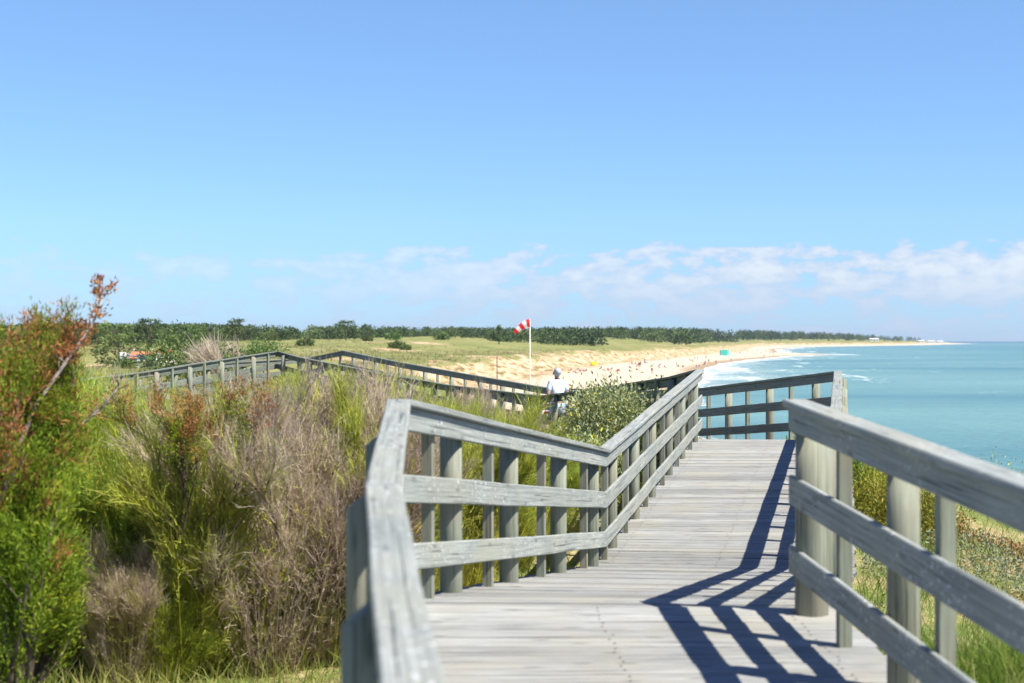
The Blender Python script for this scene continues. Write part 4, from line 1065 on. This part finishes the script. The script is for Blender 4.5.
mb = MB(); mb.tube([(0, 0, -0.09), (0, 0, -0.02), (0, 0, 0.06), (0, 0, 0.09)], [0.03, 0.075, 0.065, 0.04], 10); mb.build('pouch', M['red'], bag, True)
mb = MB(); mb.tube([(-0.04, 0, 0.08), (-0.02, 0, 0.125), (0.02, 0, 0.125), (0.04, 0, 0.08)], 0.008, 6); mb.build('handle', M['white'], bag, True)
mb = MB(); mb.tube([(0, 0, -0.035), (0, 0, 0.005)], 0.0755, 12, cap=False); mb.build('stripe', M['white'], bag, True)

def beach_person(pose, top):
    if pose == 'stand':
        J = {'p': ((0, 0, .92), (.16, .12)), 'c': ((0, 0, 1.3), (.17, .12)), 'n': ((0, 0, 1.46), .06), 'h': ((0, .02, 1.62), .105), 'kL': ((-.11, .08, .5), .07), 'aL': ((-.11, .02, .06), .05), 'kR': ((.11, 0, .5), .07), 'aR': ((.12, -.12, .07), .05),
             'sL': ((-.19, 0, 1.38), .07), 'eL': ((-.27, 0, 1.1), .05), 'wL': ((-.26, .1, .88), .04), 'sR': ((.19, 0, 1.38), .07), 'eR': ((.28, 0, 1.1), .05), 'wR': ((.26, .1, .88), .04)}
    elif pose == 'sit':
        J = {'p': ((0, 0, .14), (.17, .14)), 'c': ((0, -.1, .55), (.17, .12)), 'n': ((0, -.08, .72), .06), 'h': ((0, -.04, .87), .105), 'kL': ((-.13, .42, .42), .07), 'aL': ((-.12, .68, .06), .05), 'kR': ((.13, .42, .42), .07), 'aR': ((.12, .70, .06), .05),
             'sL': ((-.19, -.1, .62), .07), 'eL': ((-.28, -.2, .36), .05), 'wL': ((-.27, -.25, .08), .04), 'sR': ((.19, -.1, .62), .07), 'eR': ((.26, .1, .42), .05), 'wR': ((.2, .3, .4), .04)}
    else:
        J = {'p': ((0, 0, .13), (.17, .12)), 'c': ((0, -.4, .14), (.18, .12)), 'n': ((0, -.56, .14), .06), 'h': ((0, -.72, .15), .105), 'kL': ((-.12, .44, .13), .07), 'aL': ((-.13, .88, .08), .05), 'kR': ((.12, .42, .22), .07), 'aR': ((.13, .82, .08), .05),
             'sL': ((-.19, -.48, .13), .07), 'eL': ((-.34, -.25, .09), .05), 'wL': ((-.3, -.02, .06), .04), 'sR': ((.19, -.48, .13), .07), 'eR': ((.34, -.3, .09), .05), 'wR': ((.3, -.02, .06), .04)}
    E = [('p', 'c'), ('c', 'n'), ('n', 'h'), ('p', 'kL'), ('kL', 'aL'), ('p', 'kR'), ('kR', 'aR'), ('c', 'sL'), ('sL', 'eL'), ('eL', 'wL'), ('c', 'sR'), ('sR', 'eR'), ('eR', 'wR')]
    o = skin_obj('person', J, E, [M['skin'], M[top], M['dark']], None, 1)
    P_, C_, H_ = (Vector(J[k][0]) for k in ('p', 'c', 'h'))
    for f in o.data.polygons:
        c_ = f.center
        if (c_ - P_).length < 0.26: f.material_index = 1
        elif top != 'skin' and (c_ - C_).length < 0.24: f.material_index = 1
        elif (c_ - H_).length < 0.2 and c_.z > H_.z + 0.01: f.material_index = 2
    return o
BP = {}
def put_person(px, py, pose, top, lab, gr=None):
    key = (pose, top)
    # find where the line of sight meets the beach
    lo, hi = 120.0, 1400.0; best = None
    ds_ = np.linspace(150, 1200, 900); xs_ = (px - CX) / F * ds_; zs_ = terrain(xs_, ds_)[0]
    sight = EYE - (py - HY) / F * ds_
    k = np.argmax(zs_ >= sight); dd = ds_[k]
    if key not in BP: BP[key] = beach_person(pose, top); o = BP[key]
    else: o = BP[key].copy(); COL.objects.link(o)
    o.location = (xs_[k], dd, zs_[k] - 0.02); o.rotation_euler = (0, 0, rng.uniform(0, 6.28))
    return tag(o, lab, 'person', gr), dd
put_person(652, 374, 'stand', 'darkred', 'person in a dark red top standing on the wet sand above the left railing')
put_person(637, 371, 'sit', 'dark', 'person crouching on the sand left of the one in dark red')
put_person(705, 365.5, 'stand', 'dark', 'dark person at the water edge just above the railing corner')
put_person(716, 364.5, 'stand', 'darkred', 'reddish person at the water edge, right of the railing corner')
put_person(731, 361.8, 'stand', 'blue', 'person in blue standing at the waterline below the teal shelter')
put_person(745, 356.8, 'sit', 'dark', 'dark figure sitting right of the teal shelter')
put_person(764, 357.5, 'stand', 'dark', 'person wading at the waterline near the sand point')
grp = 'sunbathers near the yellow parasol'
for px, py, ps, tp in [(571, 371.5, 'sit', 'dark'), (574, 372.5, 'lie', 'dark'), (578, 370.5, 'sit', 'dark'), (580, 372.8, 'sit', 'blue'), (583, 371, 'lie', 'darkred'), (586, 372.3, 'sit', 'dark'), (569, 373, 'lie', 'dark'), (576, 374, 'sit', 'blue')]:
    put_person(px, py, ps, tp, 'person sunbathing on the sand left of the yellow parasol', 'sunbathers left of the yellow parasol')
for px, py, ps, tp in [(601, 369.5, 'sit', 'dark'), (604, 370.5, 'lie', 'darkred'), (608, 371.3, 'sit', 'dark'), (612, 370, 'sit', 'blue')]:
    put_person(px, py, ps, tp, 'person sunbathing on the sand right of the yellow parasol', 'sunbathers right of the yellow parasol')
for px, py, ps, tp in [(632, 365, 'sit', 'dark'), (642, 373, 'lie', 'dark'), (660, 366, 'sit', 'darkred'), (630, 372.5, 'sit', 'dark'), (668, 361.5, 'stand', 'blue'), (645, 363.5, 'sit', 'blue'), (690, 361, 'sit', 'dark')]:
    put_person(px, py, ps, tp, 'person resting on the sand between the yellow parasol and the teal shelter', 'people on the middle of the beach')
for px, py, ps, tp in [(736, 353, 'sit', 'darkred'), (740, 354.5, 'stand', 'dark'), (748, 352.5, 'sit', 'dark'), (752, 353.5, 'stand', 'blue'), (757, 352, 'stand', 'darkred'), (761, 353, 'sit', 'dark'), (766, 352, 'stand', 'dark'), (770, 353.5, 'sit', 'blue'), (775, 352.5, 'stand', 'dark'), (781, 353, 'sit', 'darkred'), (786, 353, 'stand', 'dark'), (756, 354.5, 'sit', 'dark'), (773, 355, 'stand', 'blue'), (793, 353.5, 'stand', 'dark')]:
    put_person(px, py, ps, tp, 'tiny figure on the far beach right of the teal shelter', 'far beachgoers right of the teal shelter')

rp_ = random.Random(77)
for k_ in range(26):
    px = rp_.uniform(616, 712); t_ = (px - 560) / 160
    put_person(px, rp_.uniform(368 - 10 * t_, 376 - 10 * t_), rp_.choice(['sit', 'sit', 'lie', 'stand']), rp_.choice(['dark', 'dark', 'blue', 'darkred']), 'person resting on the sand between the yellow parasol and the teal shelter', 'people on the middle of the beach')

def on_beach(px, py):
    ds_ = np.linspace(150, 1300, 1200); xs_ = (px - CX) / F * ds_; zs_ = terrain(xs_, ds_)[0]
    k = np.argmax(zs_ >= EYE - (py - HY) / F * ds_); return xs_[k], ds_[k], zs_[k]
x, y, z = on_beach(594, 369.5)
root = thing('parasol', (x, y, z - 0.1), 0, 'bright yellow parasol standing on the sand', 'parasol')
mb = MB(); mb.tube([(0, 0, 0), (0, 0, 2.1)], 0.03, 6); mb.build('pole', M['pole'], root, True)
mb = MB(); R = 1.0; tp_ = (0.0, 0.0, 2.1)
for k in range(8):
    a0, a1 = k * math.pi / 4, (k + 1) * math.pi / 4
    p0 = (R * math.cos(a0), R * math.sin(a0), 1.45); p1 = (R * math.cos(a1), R * math.sin(a1), 1.45); q0 = (.6 * R * math.cos(a0), .6 * R * math.sin(a0), 1.92); q1 = (.6 * R * math.cos(a1), .6 * R * math.sin(a1), 1.92)
    mb.face([p0, p1, q1, q0]); mb.face([q0, q1, tp_])
    mb.face([(p0[0], p0[1], 1.2), (p1[0], p1[1], 1.2), p1, p0])
mb.build('canopy', M['yellow'], root)
x, y, z = on_beach(725, 355.5)
root = thing('beach_shelter', (x, y, z - 0.1), 0.15, 'teal green beach shelter standing on the far sand', 'shelter')
k = y / F
mb = MB(); w, h = 9.5 * k, 6.0 * k
mb.face([(-w / 2, -1, 0), (w * 0.2, -1, 0), (w * 0.2, -1, h), (-w / 2, -1, h * 0.95)]); mb.face([(-w / 2, -1, 0), (-w / 2, 1, 0), (-w / 2, 1, h), (-w / 2, -1, h * 0.95)]); mb.face([(w * 0.2, -1, 0), (w * 0.5, 1, 0), (w * 0.5, 1, h), (w * 0.2, -1, h)])
mb.build('wall', M['teal'], root)
mb = MB(); mb.face([(-w / 2, -1.03, h), (w * 0.2, -1.03, h * 1.04), (w * 0.5, 1.03, h * 1.04), (-w / 2, 1.03, h * 1.02)]); mb.build('roof', M['teal'], root)
for sx, sy in ((-.5, -1), (.2, -1), (.5, 1)):
    mb = MB(); mb.tube([(w * sx, sy * 1.02, 0), (w * sx, sy * 1.02, h * 1.03)], 0.05, 6); mb.build('pole', M['pole'], root)

# ------------------------------------------------------------------ sky, sun, camera
world = bpy.data.worlds.new('World'); scene.world = world; world.use_nodes = True
nt = world.node_tree; nd = nt.nodes; lk = nt.links
bg = nd['Background']
sky = nd.new('ShaderNodeTexSky'); sky.sky_type = 'NISHITA'; sky.sun_disc = False
sky.sun_elevation = math.asin(SUN.z); sky.sun_rotation = math.atan2(SUN.x, SUN.y); sky.altitude = 10; sky.air_density = 1.0; sky.dust_density = 0.0; sky.ozone_density = 2.5
tc = nd.new('ShaderNodeTexCoord')
sep = nd.new('ShaderNodeSeparateXYZ'); lk.new(tc.outputs['Generated'], sep.inputs[0])
def wmath(op, a, b=0.0, clamp=False):
    n = nd.new('ShaderNodeMath'); n.operation = op; n.use_clamp = clamp
    for i, v in enumerate((a, b)):
        if isinstance(v, (int, float)): n.inputs[i].default_value = v
        else: lk.new(v, n.inputs[i])
    return n.outputs[0]
az = wmath('ARCTAN2', sep.outputs['X'], sep.outputs['Y']); el = wmath('ARCSINE', sep.outputs['Z'])
cb = nd.new('ShaderNodeCombineXYZ'); lk.new(az, cb.inputs[0]); lk.new(wmath('MULTIPLY', el, 2.2), cb.inputs[1])
def wnoise(scale, detail, rough, loc):
    mp = nd.new('ShaderNodeMapping'); lk.new(cb.outputs[0], mp.inputs['Vector']); mp.inputs['Location'].default_value = loc
    n = nd.new('ShaderNodeTexNoise'); lk.new(mp.outputs[0], n.inputs['Vector']); n.inputs['Scale'].default_value = scale; n.inputs['Detail'].default_value = detail; n.inputs['Roughness'].default_value = rough
    return n.outputs['Fac']
def wramp(f, stops):
    n = nd.new('ShaderNodeValToRGB'); cr = n.color_ramp
    while len(cr.elements) < len(stops): cr.elements.new(0.5)
    for e, (p, c) in zip(cr.elements, stops): e.position = p; e.color = (c, c, c, 1) if not hasattr(c, '__len__') else (*c, 1)
    lk.new(f, n.inputs['Fac']); return n.outputs['Color']
cl = wnoise(33, 12, 0.60, (0.37, 0.0, 2.0)); cbig = wnoise(7, 3, 0.5, (1.3, 0.2, 7.0))
e10 = wmath('MULTIPLY', el, 10.0, True)
thr = wramp(e10, [(0.0, 0.62), (0.20, 0.545), (0.34, 0.485), (0.50, 0.485), (0.60, 0.55), (0.68, 0.70), (0.8, 1.0)])
azr = wramp(wmath('ADD', wmath('MULTIPLY', az, 1.4), 0.5, True), [(0.0, 0.30), (0.35, 0.50), (0.52, 0.85), (0.75, 1.0), (1.0, 0.95)])
over = wmath('SUBTRACT', wmath('ADD', wmath('MULTIPLY', cl, 0.8), wmath('MULTIPLY', cbig, 0.22)), wmath('SUBTRACT', thr, wmath('MULTIPLY', azr, 0.08)))
mask = wmath('MULTIPLY', wmath('MULTIPLY', over, 17.0, True), wmath('MULTIPLY', azr, 1.35))
puff = wmath('MULTIPLY', wmath('MULTIPLY', over, 6.0, True), wramp(e10, [(0.2, 0.25), (0.42, 0.75), (0.6, 1.0)]))
cc = nd.new('ShaderNodeMix'); cc.data_type = 'RGBA'; cc.inputs[6].default_value = (5.6, 6.9, 9.0, 1); cc.inputs[7].default_value = (9.4, 9.7, 10.0, 1); lk.new(puff, cc.inputs[0])
hz = nd.new('ShaderNodeMix'); hz.data_type = 'RGBA'; lk.new(cc.outputs[2], hz.inputs[7])
CLOUD = hz
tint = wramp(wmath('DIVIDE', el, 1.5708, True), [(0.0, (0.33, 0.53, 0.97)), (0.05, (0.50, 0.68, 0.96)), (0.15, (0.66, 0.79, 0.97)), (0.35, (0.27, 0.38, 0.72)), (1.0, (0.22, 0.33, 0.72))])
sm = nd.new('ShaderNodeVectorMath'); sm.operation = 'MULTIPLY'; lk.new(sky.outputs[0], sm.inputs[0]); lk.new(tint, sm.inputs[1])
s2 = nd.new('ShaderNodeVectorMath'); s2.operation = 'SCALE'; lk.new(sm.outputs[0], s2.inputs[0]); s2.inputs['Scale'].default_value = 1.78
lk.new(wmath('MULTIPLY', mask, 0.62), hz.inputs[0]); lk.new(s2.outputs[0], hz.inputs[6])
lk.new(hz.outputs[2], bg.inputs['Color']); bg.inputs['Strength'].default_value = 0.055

sl = bpy.data.lights.new('sun', 'SUN'); sl.energy = 5.0; sl.angle = math.radians(0.53); sl.color = (1.0, 0.95, 0.87)
so = bpy.data.objects.new('sun', sl); COL.objects.link(so); so.rotation_euler = (-SUN).to_track_quat('-Z', 'Y').to_euler(); so.location = (20, -5, 40)

cam = bpy.data.cameras.new('camera'); co = bpy.data.objects.new('camera', cam); COL.objects.link(co)
co.location = (0, 0, EYE); co.rotation_euler = (math.radians(90), 0, 0)
cam.sensor_width = 36; cam.lens = F / 1024 * 36; cam.shift_y = -1.0 / 1024
cam.clip_start = 0.1; cam.clip_end = 200000
cam.dof.use_dof = True; cam.dof.focus_distance = 22.0; cam.dof.aperture_fstop = 3.0
scene.camera = co
scene.view_settings.view_transform = 'Standard'; scene.view_settings.look = 'None'; scene.view_settings.exposure = 0.85; scene.view_settings.gamma = 1
scene.cycles.use_denoising = True
scene.cycles.max_bounces = 6

# ------------------------------------------------------------------ sea air
hm = bpy.data.materials.new('sea_air'); hm.use_nodes = True; hn = hm.node_tree
for q in list(hn.nodes):
    if q.type != 'OUTPUT_MATERIAL': hn.nodes.remove(q)
pv = hn.nodes.new('ShaderNodeVolumePrincipled'); pv.inputs['Color'].default_value = (0.72, 0.86, 1.0, 1); pv.inputs['Density'].default_value = 0.00005; pv.inputs['Anisotropy'].default_value = 0.2
hn.links.new(pv.outputs[0], hn.nodes['Material Output'].inputs['Volume'])
mb = MB(); mb.box((0, 0, 46.0), (40000, 40000, 100.0)); hb = mb.build('haze', hm)
import bmesh
bm = bmesh.new(); bm.from_mesh(hb.data); bmesh.ops.remove_doubles(bm, verts=bm.verts, dist=0.001); bmesh.ops.recalc_face_normals(bm, faces=bm.faces); bm.to_mesh(hb.data); bm.free()
tag(hb, 'thin pale sea air over the bay and the coast', 'haze', None, 'stuff')
scene.cycles.volume_bounces = 0
